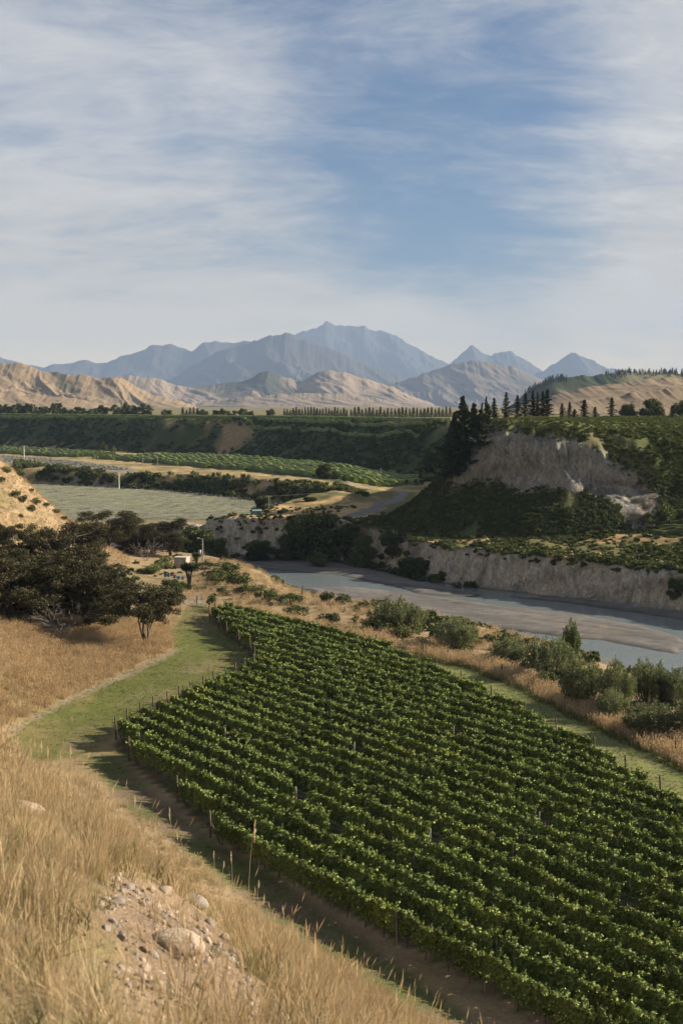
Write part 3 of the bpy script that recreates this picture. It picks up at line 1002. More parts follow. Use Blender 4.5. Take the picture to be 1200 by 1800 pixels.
# ------------------------------------------------------------------ materials of plants and things
L_VINE = leaf_material('vine_leaf', (0.064, 0.100, 0.024), (0.23, 0.275, 0.088), 0.08, 0.6, 0.10, yellow=0.22)
L_KAN = leaf_material('dark_olive_leaf', (0.020, 0.022, 0.011), (0.078, 0.070, 0.032), 0.10, 0.65, 0.1)
L_WIL = leaf_material('willow_leaf', (0.075, 0.090, 0.045), (0.175, 0.195, 0.110), 0.2, 0.6, 0.12)
L_POP = leaf_material('poplar_leaf', (0.055, 0.078, 0.026), (0.130, 0.160, 0.055), 0.2, 0.6, 0.12)
L_SHR = leaf_material('shrub_leaf', (0.032, 0.046, 0.015), (0.090, 0.108, 0.036), 0.12, 0.6, 0.1)
L_SHL = leaf_material('light_shrub_leaf', (0.065, 0.080, 0.028), (0.145, 0.155, 0.058), 0.15, 0.6, 0.1)
L_CON = leaf_material('conifer_needle', (0.018, 0.027, 0.014), (0.055, 0.068, 0.032), 0.05, 0.65, 0.1)
L_CAB = leaf_material('cabbage_leaf', (0.024, 0.038, 0.014), (0.070, 0.085, 0.030), 0.12, 0.5, 0.2)
STRAW = (1.0, 0.95, 0.85)
L_WEED = leaf_material('weed_leaf', (0.050, 0.060, 0.026), (0.120, 0.115, 0.055), 0.15, 0.6, 0.1)
L_DRY = leaf_material('dry_grass', (0.27, 0.205, 0.115), (0.50, 0.395, 0.250), 0.28, 0.65, 0.12, STRAW)
L_DRYR = leaf_material('russet_dry_grass', (0.21, 0.148, 0.078), (0.41, 0.305, 0.175), 0.28, 0.65, 0.12, STRAW)
L_GRS = leaf_material('green_grass', (0.060, 0.085, 0.022), (0.155, 0.170, 0.055), 0.2, 0.6, 0.1)
L_MIX = leaf_material('half_dry_grass', (0.100, 0.108, 0.040), (0.270, 0.225, 0.110), 0.22, 0.6, 0.1, STRAW)
L_FLD = leaf_material('field_vine_leaf', (0.070, 0.098, 0.022), (0.165, 0.200, 0.055), 0.15, 0.6, 0.1)
L_GUARD = leaf_material('grey_young_vine', (0.055, 0.064, 0.036), (0.108, 0.112, 0.080), 0.0, 0.7, 0.1)
L_HEAD = leaf_material('seed_head', (0.36, 0.28, 0.18), (0.58, 0.47, 0.33), 0.25, 0.7, 0.1, STRAW)
BARK = plain_material('bark', (0.095, 0.075, 0.058), 0.9)
DEADW = plain_material('dead_wood', (0.15, 0.135, 0.12), 0.9)
POSTW = plain_material('post_wood', (0.075, 0.060, 0.046), 0.9)
GREYP = plain_material('grey_post_wood', (0.23, 0.215, 0.19), 0.85)
GUARD = plain_material('grey_guard', (0.20, 0.20, 0.18), 0.8, var=0.12)
WHITEP = plain_material('pale_concrete', (0.55, 0.54, 0.51), 0.8, var=0.12)
METAL = plain_material('galvanised_metal', (0.40, 0.41, 0.42), 0.5, 0.4, 0.6, var=0.15)
STONE = plain_material('river_stone', (0.31, 0.25, 0.19), 0.85, scale=9)
CLOD = plain_material('soil_clod', (0.16, 0.118, 0.080), 0.95, scale=9)
STONE2 = plain_material('grey_stone', (0.20, 0.175, 0.15), 0.85, scale=9)


# ------------------------------------------------------------------ vineyard
def vine_mesh(seed):
    r = np.random.default_rng(seed)
    n = 1150
    x = (r.random(n) - 0.5) * 1.9
    side = r.choice([-1, 1], n)
    zt = 1.66 + 0.11 * np.sin(x * 2.7 + seed) + 0.07 * np.sin(x * 6.1 + seed * 2.1)
    zz = 0.50 + (zt - 0.50) * r.random(n) ** 0.62
    th = 0.165 * np.clip((zt + 0.1 - zz) / 0.5, 0.25, 1) ** 0.5 * (0.8 + 0.4 * np.sin(x * 3.3 + seed * 1.7))
    y = side * th * (0.15 + 0.95 * np.sqrt(r.random(n)))
    P = [np.stack([x, y, zz], 1)]
    for i in range(13):                                   # loose shoots
        bx = (r.random() - 0.5) * 1.8
        by = (r.random() - 0.5) * 0.24
        ln = 0.13 + 0.27 * r.random()
        k = int(8 + ln * 24)
        t = np.linspace(0, 1, k)
        lean = r.normal(0, 0.18, 2)
        P.append(np.stack([bx + lean[0] * t, by + (lean[1] + np.sign(by) * 0.12) * t, 1.60 + ln * t - 0.16 * t * t * r.random()], 1) + r.normal(0, 0.045, (k, 3)))
    P = np.concatenate(P)
    size = r.uniform(0.11, 0.19, len(P))
    nc = 70                                               # oversized leaves hidden mid-canopy, added to block sun leaking through the row
    Pc = np.stack([(r.random(nc) - 0.5) * 1.8, r.normal(0, 0.05, nc), 0.62 + 0.92 * r.random(nc)], 1)
    P = np.concatenate([P, Pc])
    size = np.concatenate([size, r.uniform(0.30, 0.42, nc)])
    V, q, t = leaf_quads(P, size, r, up=0.5, fold=0.3, aspect=0.85)
    k = (len(P) - nc) * 4
    V[k:, 1] *= 0.35
    return new_mesh('vine', V, q, L_VINE, t)


VINES = [vine_mesh(s) for s in range(12)]


def vine_trunk():
    ps = [([(0, 0, -0.05), (0.03, 0.02, 0.3), (-0.02, 0, 0.62)], [0.045, 0.035, 0.03]),
          ([(-0.02, 0, 0.60), (-0.35, 0.01, 0.72), (-0.8, 0, 0.74)], [0.025, 0.02, 0.012]),
          ([(-0.02, 0, 0.60), (0.35, 0.01, 0.72), (0.8, 0, 0.74)], [0.025, 0.02, 0.012])]
    V, q = tube(ps, 5)
    return new_mesh('trunk', V, q, BARK)


TRUNK = vine_trunk()


def post_mesh(h, rad, material, name='post'):
    V, q = tube([([(0, 0, -0.3), (0, 0, h * 0.5), (0.0, 0, h - 0.01), (0, 0, h)], [rad, rad * 0.97, rad * 0.94, rad * 0.55])], 8)
    return new_mesh(name, V, q, material)


POST = post_mesh(1.62, 0.045, GREYP)
ENDPOST = post_mesh(1.95, 0.075, POSTW)
Vb, qb = tube([([(0.08, 0, 1.15), (1.35, 0, 0.05)], [0.05, 0.05])], 6)
BRACE = new_mesh('brace', Vb, qb, POSTW)

ONES = ['', 'first', 'second', 'third', 'fourth', 'fifth', 'sixth', 'seventh', 'eighth', 'ninth', 'tenth', 'eleventh', 'twelfth', 'thirteenth', 'fourteenth', 'fifteenth',
        'sixteenth', 'seventeenth', 'eighteenth', 'nineteenth']
TENS = {2: ('twentieth', 'twenty'), 3: ('thirtieth', 'thirty'), 4: ('fortieth', 'forty'), 5: ('fiftieth', 'fifty'), 6: ('sixtieth', 'sixty')}


def ordinal(n):
    if n < 20:
        return ONES[n]
    t, o1 = divmod(n, 10)
    return TENS[t][0] if o1 == 0 else TENS[t][1] + ' ' + ONES[o1]


def vineyard():
    ang = 33.6
    dv = np.array([math.sin(R(ang)), -math.cos(R(ang))])         # rows run away from the far-left end towards the near right
    nv = np.array([-dv[1], dv[0]])
    VP = np.array(VY_POLY)
    s_all = VP @ dv
    n_all = VP @ nv
    first = np.array(ground_pt(600, 1606)) @ nv
    sp = 1.96
    k = 0
    nrow = 0
    step = 1.72
    while True:
        off = first + k * sp
        k += 1
        if off > n_all.max():
            break
        s = np.arange(s_all.min() - 1, s_all.max() + 1, 0.4)
        pts = nv[None, :] * off + s[:, None] * dv[None, :]
        ins = inside(pts[:, 0], pts[:, 1], VY_POLY)
        px, py = to_px(pts[:, 0], pts[:, 1], 0.0)
        ins &= (px > -50) & (px < 1290) & (py < 1900)
        if k == 1:
            ins |= (px > 375) & (px < 1290) & (py < 1900)
        if ins.sum() < 8:
            continue
        idx = np.where(ins)[0]
        s0, s1 = s[idx[0]], s[idx[-1]]
        runs = np.split(idx, np.where(np.diff(idx) > 1)[0] + 1)
        nrow += 1
        origin = nv * off + dv * s0
        z0 = zat(*origin) * 0
        row = link_obj('vine_row', None, loc=(origin[0], origin[1], z0), rot=(0, 0, math.atan2(dv[1], dv[0])))
        tag(row, f'{ordinal(nrow)} green row of trellised vines counted from the dry grass hillside', 'vine row', 'vine rows of the vineyard')
        L = s1 - s0
        for run in runs:
            a, b = s[run[0]] - s0, s[run[-1]] - s0
            if b - a < 2:
                continue
            m = max(1, int((b - a) / step))
            for j in range(m):
                t = a + (j + 0.6) * step
                if rng.random() < 0.018 and 0 < j < m - 1:
                    continue
                sc_ = rng.uniform(0.94, 1.07)
                v = link_obj('vine', VINES[rng.integers(len(VINES))], row, (t, rng.normal(0, 0.06), 0), (0, 0, math.pi * rng.integers(2)),
                             (1.0, rng.uniform(0.85, 1.2), sc_))
                if nrow <= 3 or j < 4 or j > m - 4:
                    link_obj('trunk', TRUNK, v)
            link_obj('post', ENDPOST, row, (a - 0.45, 0, 0), (0, R(-4), 0))
            link_obj('brace', BRACE, row, (a - 0.45, 0, 0))
            link_obj('post', ENDPOST, row, (b + 0.55, 0, 0), (0, R(4), math.pi))
            q = a + 5.5
            while q < b - 3:
                link_obj('post', POST, row, (q, 0, 0), (R(rng.normal(0, 1.5)), R(rng.normal(0, 1.5)), 0), (1, 1, rng.uniform(0.98, 1.12)))
                q += 6.9
        wires = []
        for hz_ in (0.75, 1.1, 1.45):
            wires.append(([(-0.3, 0, hz_), (L + 0.3, 0, hz_)], [0.004, 0.004]))
        Vw, qw = tube(wires, 3)
        link_obj('trellis_wire', new_mesh('trellis_wire', Vw, qw, METAL), row)
    return nrow


NROWS = vineyard()


# ------------------------------------------------------------------ scatter of grass and scrub (geometry nodes, stuff)
def src_collection(name, meshes):
    c = bpy.data.collections.new(name)
    for i, me in enumerate(meshes):
        o = bpy.data.objects.new(f'{name}_{i:02d}', me)
        c.objects.link(o)
    return c


def scatter(name, label, P, scl, src, tilt=0.12, sz=None, nvar=None):
    P = np.asarray(P, np.float32)
    n = len(P)
    me = bpy.data.meshes.new(name)
    me.vertices.add(n)
    me.vertices.foreach_set('co', P.ravel())
    a = me.attributes.new('scl', 'FLOAT_VECTOR', 'POINT')
    s3 = np.repeat(np.asarray(scl, np.float32)[:, None], 3, 1)
    if sz is not None:
        s3[:, 2] *= sz
    a.data.foreach_set('vector', s3.astype(np.float32).ravel())
    a = me.attributes.new('rot', 'FLOAT_VECTOR', 'POINT')
    rr = np.stack([rng.normal(0, tilt, n), rng.normal(0, tilt, n), rng.random(n) * 6.283], 1).astype(np.float32)
    a.data.foreach_set('vector', rr.ravel())
    a = me.attributes.new('pick', 'INT', 'POINT')
    a.data.foreach_set('value', rng.integers(0, len(src.objects), n).astype(np.int32))
    o = bpy.data.objects.new(name, me)
    col.objects.link(o)
    ng = bpy.data.node_groups.new(name + '_scatter', 'GeometryNodeTree')
    ng.interface.new_socket('Geometry', in_out='INPUT', socket_type='NodeSocketGeometry')
    ng.interface.new_socket('Geometry', in_out='OUTPUT', socket_type='NodeSocketGeometry')
    gi, go = ng.nodes.new('NodeGroupInput'), ng.nodes.new('NodeGroupOutput')
    ip = ng.nodes.new('GeometryNodeInstanceOnPoints')
    ci = ng.nodes.new('GeometryNodeCollectionInfo')
    ci.inputs['Collection'].default_value = src
    ci.inputs['Separate Children'].default_value = True
    ci.inputs['Reset Children'].default_value = True

    def na(nm, ty):
        x = ng.nodes.new('GeometryNodeInputNamedAttribute')
        x.data_type = ty
        x.inputs['Name'].default_value = nm
        return x.outputs['Attribute']
    ng.links.new(gi.outputs[0], ip.inputs['Points'])
    ng.links.new(ci.outputs[0], ip.inputs['Instance'])
    ip.inputs['Pick Instance'].default_value = True
    ng.links.new(na('pick', 'INT'), ip.inputs['Instance Index'])
    e2r = ng.nodes.new('FunctionNodeEulerToRotation')
    ng.links.new(na('rot', 'FLOAT_VECTOR'), e2r.inputs[0])
    ng.links.new(e2r.outputs[0], ip.inputs['Rotation'])
    ng.links.new(na('scl', 'FLOAT_VECTOR'), ip.inputs['Scale'])
    ng.links.new(ip.outputs[0], go.inputs[0])
    md = o.modifiers.new('scatter', 'NODES')
    md.node_group = ng
    o['kind'] = 'stuff'
    o['label'] = label
    return o


def tuft(seed, n, h, spread, width, material, bend=0.5, heads=0.0, segs=3):
    """a tuft of curved blades, some of them carrying a seed head"""
    r = np.random.default_rng(seed)
    V, Q, T = [], [], []
    for i in range(n):
        an = r.random() * 6.283
        rad = spread * math.sqrt(r.random())
        b = np.array([math.cos(an) * rad, math.sin(an) * rad, -0.03])
        an2 = an + r.normal(0, 0.8)
        lean = abs(r.normal(0, bend)) * h
        hh = h * r.uniform(0.55, 1.1)
        dirv = np.array([math.cos(an2), math.sin(an2), 0]) * lean
        sv = np.array([-math.sin(an2 + r.normal(0, 0.7)), math.cos(an2 + r.normal(0, 0.7)), 0])
        tt = np.clip(r.normal(0.5, 0.28), 0, 1)
        hd = r.random() < heads
        b0 = len(V)
        for k in range(segs + 1):
            t = k / segs
            p = b + dirv * t ** 1.8 + np.array([0, 0, hh * (t - 0.25 * t * t * lean / h)])
            w = width * (1 - t * 0.85) * (0.5 if hd else 1)
            V += [p - sv * w, p + sv * w]
            T += [tt, tt]
        for k in range(segs):
            j = b0 + 2 * k
            Q.append((j, j + 1, j + 3, j + 2))
        if hd:
            p0 = np.array(V[-1]) * 0.5 + np.array(V[-2]) * 0.5
            up = (dirv * 0.5 + np.array([0, 0, hh]))
            up /= np.linalg.norm(up)
            ln = h * r.uniform(0.14, 0.24)
            for a_ in (0, 1.57):
                s2 = np.array([math.cos(a_ + an), math.sin(a_ + an), 0]) * width * r.uniform(1.6, 2.6)
                j = len(V)
                V += [p0 - up * ln * 0.2, p0 + up * ln * 0.35 + s2, p0 + up * ln, p0 + up * ln * 0.35 - s2]
                T += [0.9, 1, 1, 1]
                Q.append((j, j + 1, j + 2, j + 3))
    return new_mesh('tuft', np.array(V), np.array(Q), material, np.array(T))


def rand_in(n, x0, x1, y0, y1):
    return rng.uniform(x0, x1, n), rng.uniform(y0, y1, n)


def in_view(x, y, z, m=60):
    px, py = to_px(x, y, z)
    return (px > -m * 3) & (px < 1200 + m * 3) & (py > -100) & (py < 1800 + m * 2)


def grasses():
    dry = src_collection('dry_tufts', [tuft(s, 48, 0.62, 0.17, 0.0030, L_DRY, 0.5, 0.20, 4) for s in range(5)] + [tuft(20 + s, 46, 0.5, 0.18, 0.0034, L_DRYR, 0.7, 0.14, 4) for s in range(2)] +
                         [tuft(30 + k, 44, 0.42, 0.15, 0.005, L_MIX, 0.5, 0.0) for k in range(2)] + [tuft(36, 60, 0.30, 0.2, 0.006, L_WEED, 0.9, 0.0)])
    slope = src_collection('slope_tufts', [tuft(90 + k, 40, 0.55, 0.22, 0.007, L_DRY, 0.5, 0.12) for k in range(3)] + [tuft(95 + k, 40, 0.42, 0.22, 0.007, L_MIX, 0.6, 0.0) for k in range(2)])
    far_dry = src_collection('long_dry_tufts', [tuft(40 + s, 26, 0.95, 0.34, 0.016, L_DRY, 0.35, 0.35) for s in range(3)] + [tuft(50 + s, 26, 0.85, 0.34, 0.018, L_DRYR, 0.4, 0.3) for s in range(4)])
    pale = src_collection('bank_tufts', [tuft(60 + s, 26, 1.0, 0.30, 0.016, L_DRY, 0.3, 0.4) for s in range(4)] + [tuft(70, 26, 0.7, 0.32, 0.02, L_MIX, 0.5, 0.0)])
    grn = src_collection('green_tufts', [tuft(80 + s, 20, 0.30, 0.20, 0.016, L_GRS, 0.7, 0.0) for s in range(3)] + [tuft(86, 20, 0.26, 0.2, 0.015, L_MIX, 0.7, 0.0)])
    # the hillside at the photographer's feet
    def fg(n, x0, x1, y0, y1):
        x, y = rand_in(n, x0, x1, y0, y1)
        z, M = height(x, y)
        ok = (M['hill'] > 0.7) & in_view(x, y, z, 120)
        px, py = to_px(x, y, z)
        k = np.maximum(soft(px, py, DIRT_PX, 22), 0.75 * soft(px, py - 70, DIRT_PX, 25))
        ok &= rng.random(n) > k * 0.96
        ok &= (fbm(x / 1.0, y / 1.0, 303, 3) > -0.22)
        return x[ok], y[ok], z[ok]
    for nm, lab, pts, h0, h1 in (('dry_grass', 'long dry golden grass at the photographer feet in the foreground', fg(7600, -9, 3, 3.5, 20), 0.28, 1.0),
                                 ('slope_grass', 'shorter dry grass on the slope falling to the vineyard track', np.concatenate([fg(36000, -26, 12, 20, 68), fg(15000, -40, 0, 60, 112)], 1), 0.42, 0.95)):
        x, y, z = pts
        s = rng.uniform(h0, h1, len(x)) * (1 + 0.75 * fbm(x / 1.6, y / 1.6, 302, 3))
        scatter(nm, lab, np.stack([x, y, z], 1), s, dry if nm == 'dry_grass' else slope, 0.2)
    # the golden fan left of the mown track, and the slope above it
    x, y = rand_in(52000, -60, -14, 104, 262)
    z, M = height(x, y)
    px, py = to_px(x, y, z)
    k = soft(px, py, P_FAN, 8) + (M['hill'] > 1.3)
    ok = (k > rng.random(len(x)) * 0.9) & in_view(x, y, z) & (soft(px, py, P_TRACK, 5) < 0.4) & ((y < 165) | (rng.random(len(x)) < 0.55))
    s = rng.uniform(0.5, 1.0, len(x)) * np.where(y > 165, 0.6, 0.95)
    scatter('golden_grass', 'tall golden grass covering the slope left of the mown track', np.stack([x, y, z], 1)[ok], s[ok], far_dry, 0.12)
    # the pale strip along the river fence and the rough bank behind it
    fl = [ground_pt(px_, py_, 1.0) for px_, py_ in FENCE_PX]
    x, y = rand_in(110000, -24, 60, 80, 240)
    z, M = height(x, y)
    d = seg_dist(x, y, fl)
    side = ~inside(x, y, fl + [(60, -50), (-60, -50), (-60, 150)])
    k = np.where(side, sstep(3.9, 2.0, d), sstep(0.7, 0.2, d) * 0.8)
    rough = side & (d > 3) & (z > -4.6) & ~M['inr'] & (fbm(x / 6, y / 6, 311, 3) > -0.12) & (rng.random(len(x)) < np.where(y < 150, 0.04, 0.24))
    k = np.maximum(k, rough * 0.95)
    ok = (rng.random(len(x)) < k) & ~M['inr'] & ~M['far'] & in_view(x, y, z) & (M['hill'] < 2.5)
    s = rng.uniform(0.6, 1.05, len(x)) * np.where(d < 6, 1.0, 0.75)
    scatter('bank_grass', 'pale dry grass strip along the wire fence above the river', np.stack([x, y, z], 1)[ok], s[ok], pale, 0.10)
    # weedy green foot of that strip, and rough tufts on the tracks
    x, y = rand_in(90000, -32, 45, 70, 200)
    z, M = height(x, y)
    px, py = to_px(x, y, z)
    d = seg_dist(x, y, fl)
    side = inside(x, y, fl + [(60, -50), (-60, -50), (-60, 150)])
    tr = np.maximum(np.maximum(soft(px, py, P_TRACK, 4), soft(px, py, P_TRACK2, 4)), soft(px, py, P_DIRT, 6) * 0.6)
    vy = inside(x, y, VY_POLY)
    ok = ((side & (d < 1.1)) | (rng.random(len(x)) < tr * 0.8 * (0.35 + 0.65 * (fbm(x / 2.5, y / 2.5, 321, 3) > -0.05))) | (vy & (rng.random(len(x)) < 0.25)))
    ok &= ~M['inr'] & ~M['far'] & in_view(x, y, z) & (M['hill'] < 1.0)
    s = np.where(side & (d < 1.1), rng.uniform(0.9, 1.7, len(x)), rng.uniform(0.25, 0.55, len(x)))
    scatter('mown_grass', 'short green and tan grass of the mown tracks round the vineyard', np.stack([x, y, z], 1)[ok], s[ok], grn, 0.2)


FENCE_PX = [(402, 1065), (455, 1075), (522, 1090), (591, 1106), (660, 1122), (743, 1140), (787, 1148), (831, 1156), (882, 1176), (937, 1198), (993, 1229), (1050, 1254), (1113, 1284),
            (1187, 1317), (1275, 1358)]
grasses()


# ------------------------------------------------------------------ trees and shrubs
def kanuka(seed, h=7.0, w=3.4, stems=4, clear=0.28, nleaf=7000, nb=11):
    """small dark evergreen with several leaning stems and layered pads of foliage"""
    r = np.random.default_rng(seed)
    paths, C, Rr = [], [], []
    for i in range(stems):
        an = i * 6.283 / stems + r.normal(0, 0.4)
        out = w * r.uniform(0.25, 0.62)
        hh = h * r.uniform(0.62, 0.86)
        p = [np.array([math.cos(an) * 0.12, math.sin(an) * 0.12, -0.2])]
        for t in (0.25, 0.5, 0.75, 1.0):
            p.append(np.array([math.cos(an) * out * t ** 1.2, math.sin(an) * out * t ** 1.2, hh * t]) + r.normal(0, 0.14, 3))
        rr_ = 0.13 * h / 7
        paths.append((p, [rr_, rr_ * 0.85, rr_ * 0.65, rr_ * 0.45, rr_ * 0.2]))
        for k in range(nb):
            j = r.uniform(clear + 0.12, 1.0)
            b = p[0] * (1 - j) + p[-1] * j
            a2 = an + r.normal(0, 0.9)
            ln = w * r.uniform(0.22, 0.55)
            e = b + np.array([math.cos(a2) * ln, math.sin(a2) * ln, r.uniform(0.1, 0.9)])
            paths.append(([b, (b + e) / 2 + r.normal(0, 0.1, 3), e], [rr_ * 0.4, rr_ * 0.28, rr_ * 0.12]))
            e[2] = max(e[2], h * clear)
            for q in range(3):
                C.append(e + r.normal(0, 0.32, 3) * np.array([1.3, 1.3, 0.5]))
                Rr.append(r.uniform(0.32, 0.72) * w / 3.2)
    V, q = tube(paths, 6)
    tr = new_mesh('trunk', V, q, BARK, smooth=True)
    P, d = blob_points(np.array(C), np.array(Rr), nleaf, r, 0.62, 0.45)
    V, q, t = leaf_quads(P, r.uniform(0.09, 0.21, nleaf), r, 0.5, 0.2, 0.55)
    return dict(trunk=tr, crown=new_mesh('crown', V, q, L_KAN, t))


def bush(seed, w, h, material, nleaf, nclump=16, lsize=(0.1, 0.2), up=0.0, name='crown', base=0.12):
    """a rounded, uneven shrub on a few short stems"""
    r = np.random.default_rng(seed)
    C, Rr, paths = [], [], []
    for i in range(nclump):
        an, rad = r.random() * 6.283, w * 0.40 * math.sqrt(r.random())
        z = h * (base + 0.62 * r.random() * (1 - 0.45 * (rad / (w * 0.4)) ** 2)) + 0.1 * h
        c = np.array([math.cos(an) * rad, math.sin(an) * rad, z])
        C.append(c)
        Rr.append(r.uniform(0.13, 0.27) * (w + h) * 0.5)
        if i < 7:
            paths.append(([np.array([c[0] * 0.12, c[1] * 0.12, -0.1]), c * np.array([0.55, 0.55, 0.5]), c], [0.035 * h, 0.022 * h, 0.008 * h]))
    V, q = tube(paths, 5)
    tr = new_mesh('stem', V, q, BARK)
    P, d = blob_points(np.array(C), np.array(Rr), nleaf, r, 0.85, 0.5)
    P[:, 2] = np.maximum(P[:, 2], 0.02 + 0.1 * r.random(nleaf))
    ax = d * 0.6 + np.array([0, 0, 1.0])
    V, q, t = leaf_quads(P, r.uniform(lsize[0], lsize[1], nleaf), r, 0.3, 0.2, 0.42 if up > 0 else 0.6, ax, up)
    return dict(stem=tr, crown=new_mesh('crown', V, q, material, t))


def willow(seed, w, h, nleaf, material=None):
    """upright feathery willow: many rising wands clothed in slim leaves"""
    r = np.random.default_rng(seed)
    paths, P, A = [], [], []
    nw = 70
    for i in range(nw):
        an, rad = r.random() * 6.283, math.sqrt(r.random())
        top = np.array([math.cos(an) * rad * w * 0.5, math.sin(an) * rad * w * 0.5, h * (1.0 - 0.42 * rad ** 1.7) * r.uniform(0.72, 1.04)])
        b = np.array([math.cos(an) * rad * w * 0.16, math.sin(an) * rad * w * 0.16, 0])
        mid = (b + top) / 2 + np.array([math.cos(an), math.sin(an), 0]) * w * 0.06
        if i < 26:
            paths.append(([b - (0, 0, 0.1), mid, top], [0.05, 0.03, 0.008]))
        k = nleaf // nw
        t = r.beta(2.2, 1.1, k)[:, None]
        pts = b * (1 - t) ** 2 + 2 * mid * t * (1 - t) + top * t ** 2
        sp = (0.07 * w * (1.15 - t) + 0.06)
        P.append(pts + r.normal(0, 1, (k, 3)) * sp)
        dr = top - b
        A.append(np.tile(dr / np.linalg.norm(dr), (k, 1)))
    P, A = np.concatenate(P), np.concatenate(A)
    P[:, 2] = np.maximum(P[:, 2], 0.05)
    V, q = tube(paths, 5)
    tr = new_mesh('stem', V, q, BARK)
    V, q, t = leaf_quads(P, r.uniform(0.16, 0.34, len(P)), r, 0.2, 0.15, 0.32, A, 0.55)
    return dict(stem=tr, crown=new_mesh('crown', V, q, material or L_WIL, t))


def conifer(seed, h, w, nleaf, material=None, bare=0.06, ragged=0.25, droop=0.25, lf=1.0):
    """spruce or pine: straight stem, whorls of branches, uneven outline"""
    r = np.random.default_rng(seed)
    paths = [([(0, 0, -0.3), (r.normal(0, .03) * h * 0.3, 0, h * 0.5), (0, 0, h)], [0.022 * h, 0.014 * h, 0.003 * h])]
    P, A = [], []
    nb = 40
    k = nleaf // nb
    for i in range(nb):
        t = bare + (1 - bare) * (i + r.random() * 0.5) / nb
        ln = w * 0.62 * (1 - t) ** 1.05 * r.uniform(1 - ragged * 1.6, 1 + ragged) + 0.05 * w
        an = i * 2.4 + r.normal(0, 0.3)
        b = np.array([0, 0, t * h])
        e = b + np.array([math.cos(an) * ln, math.sin(an) * ln, ln * (0.25 - droop) + 0.02 * h])
        paths.append(([b, (b + e) / 2, e], [0.006 * h, 0.004 * h, 0.0015 * h]))
        s = r.random(k)[:, None] ** 0.8
        pts = b * (1 - s) + e * s
        P.append(pts + r.normal(0, 1, (k, 3)) * (0.020 * h * (1.2 - t) * np.array([1, 1, 0.45]) + 0.006 * h))
        dr = (e - b) / (np.linalg.norm(e - b) + 1e-9)
        A.append(np.tile(dr, (k, 1)))
    P, A = np.concatenate(P), np.concatenate(A)
    V, q = tube(paths, 5)
    tr = new_mesh('trunk', V, q, BARK)
    V, q, t = leaf_quads(P, r.uniform(0.03, 0.065, len(P)) * h * lf, r, 0.4, 0.2, 0.42, A, 0.4)
    return dict(trunk=tr, crown=new_mesh('crown', V, q, material or L_CON, t))


def round_tree(seed, h, w, nleaf, material, clear=0.22, lf=1.0):
    r = np.random.default_rng(seed)
    C, Rr = [], []
    paths = [([(0, 0, -0.2), (0.02 * h, 0, h * 0.3), (0, 0.02 * h, h * 0.62)], [0.035 * h, 0.025 * h, 0.012 * h])]
    for i in range(22):
        an, rad = r.random() * 6.283, w * 0.38 * math.sqrt(r.random())
        z = h * (clear + (0.92 - clear) * r.random())
        k = math.sin(min(max((z / h - clear) / (1 - clear), 0), 1) * math.pi * 0.85 + 0.3)
        c = np.array([math.cos(an) * rad * k, math.sin(an) * rad * k, z])
        C.append(c)
        Rr.append(r.uniform(0.12, 0.22) * w)
        if i < 9:
            paths.append(([np.array([0, 0, h * 0.3]), c * np.array([0.5, 0.5, 0.7]) + (0, 0, h * 0.1), c], [0.014 * h, 0.009 * h, 0.003 * h]))
    V, q = tube(paths, 6)
    tr = new_mesh('trunk', V, q, BARK)
    P, d = blob_points(np.array(C), np.array(Rr), nleaf, r, 0.85, 0.4)
    V, q, t = leaf_quads(P, r.uniform(0.035, 0.07, nleaf) * h * lf, r, 0.4, 0.2, 0.6)
    return dict(trunk=tr, crown=new_mesh('crown', V, q, material, t))


def cabbage(seed, h):
    """cabbage tree: bare forked stems ending in round heads of strap leaves"""
    r = np.random.default_rng(seed)
    paths, P, A = [], [], []
    tips = []
    for i in range(6):
        an = i * 1.05 + r.normal(0, 0.2)
        rad = h * r.uniform(0.10, 0.24)
        tip = np.array([math.cos(an) * rad, math.sin(an) * rad, h * r.uniform(0.62, 0.86)])
        paths.append(([np.array([math.cos(an) * 0.03 * h, 0, -0.1]), np.array([tip[0] * 0.4, tip[1] * 0.4, h * 0.42]), tip], [0.05 * h, 0.04 * h, 0.02 * h]))
        tips.append(tip)
        d = r.normal(size=(190, 3)) + np.array([0, 0, 0.25])
        d /= np.linalg.norm(d, axis=1)[:, None]
        P.append(tip + d * h * 0.115 * r.uniform(0.5, 1.1, (190, 1)))
        A.append(d)
    V, q = tube(paths, 6)
    tr = new_mesh('trunk', V, q, BARK)
    P, A = np.concatenate(P), np.concatenate(A)
    V, q, t = leaf_quads(P, r.uniform(0.18, 0.26, len(P)) * h, r, 0.2, 0.1, 0.13, A, 0.92)
    return dict(trunk=tr, crown=new_mesh('crown', V, q, L_CAB, t))


def dead_shrub(seed, h, w):
    r = np.random.default_rng(seed)
    paths = []

    def grow(p, d, ln, rad, depth):
        e = p + d * ln
        paths.append(([p, (p + e) / 2 + r.normal(0, 0.05 * ln, 3), e], [rad, rad * 0.8, rad * 0.55]))
        if depth > 0:
            for _ in range(3):
                d2 = d + r.normal(0, 0.5, 3)
                d2[2] *= 0.8
                grow(p + d * ln * r.uniform(0.5, 1.0), d2 / np.linalg.norm(d2), ln * r.uniform(0.5, 0.8), rad * 0.6, depth - 1)
    for i in range(7):
        an = i * 0.9
        d = np.array([math.cos(an) * w, math.sin(an) * w, h])
        grow(np.array([0.05 * math.cos(an), 0.05 * math.sin(an), -0.1]), d / np.linalg.norm(d), h * 0.5, 0.026, 3)
    V, q = tube(paths, 4)
    return dict(branches=new_mesh('branches', V, q, DEADW))


def place(name, label, cat, parts, loc, rz=None, s=1.0, group=None):
    e = link_obj(name, None, loc=loc, rot=(0, 0, rng.random() * 6.28 if rz is None else rz), scl=s)
    tag(e, label, cat, group)
    for nm, me in parts.items():
        link_obj(nm, me, e)
    return e


def size_px(D, px):
    return px * D / F


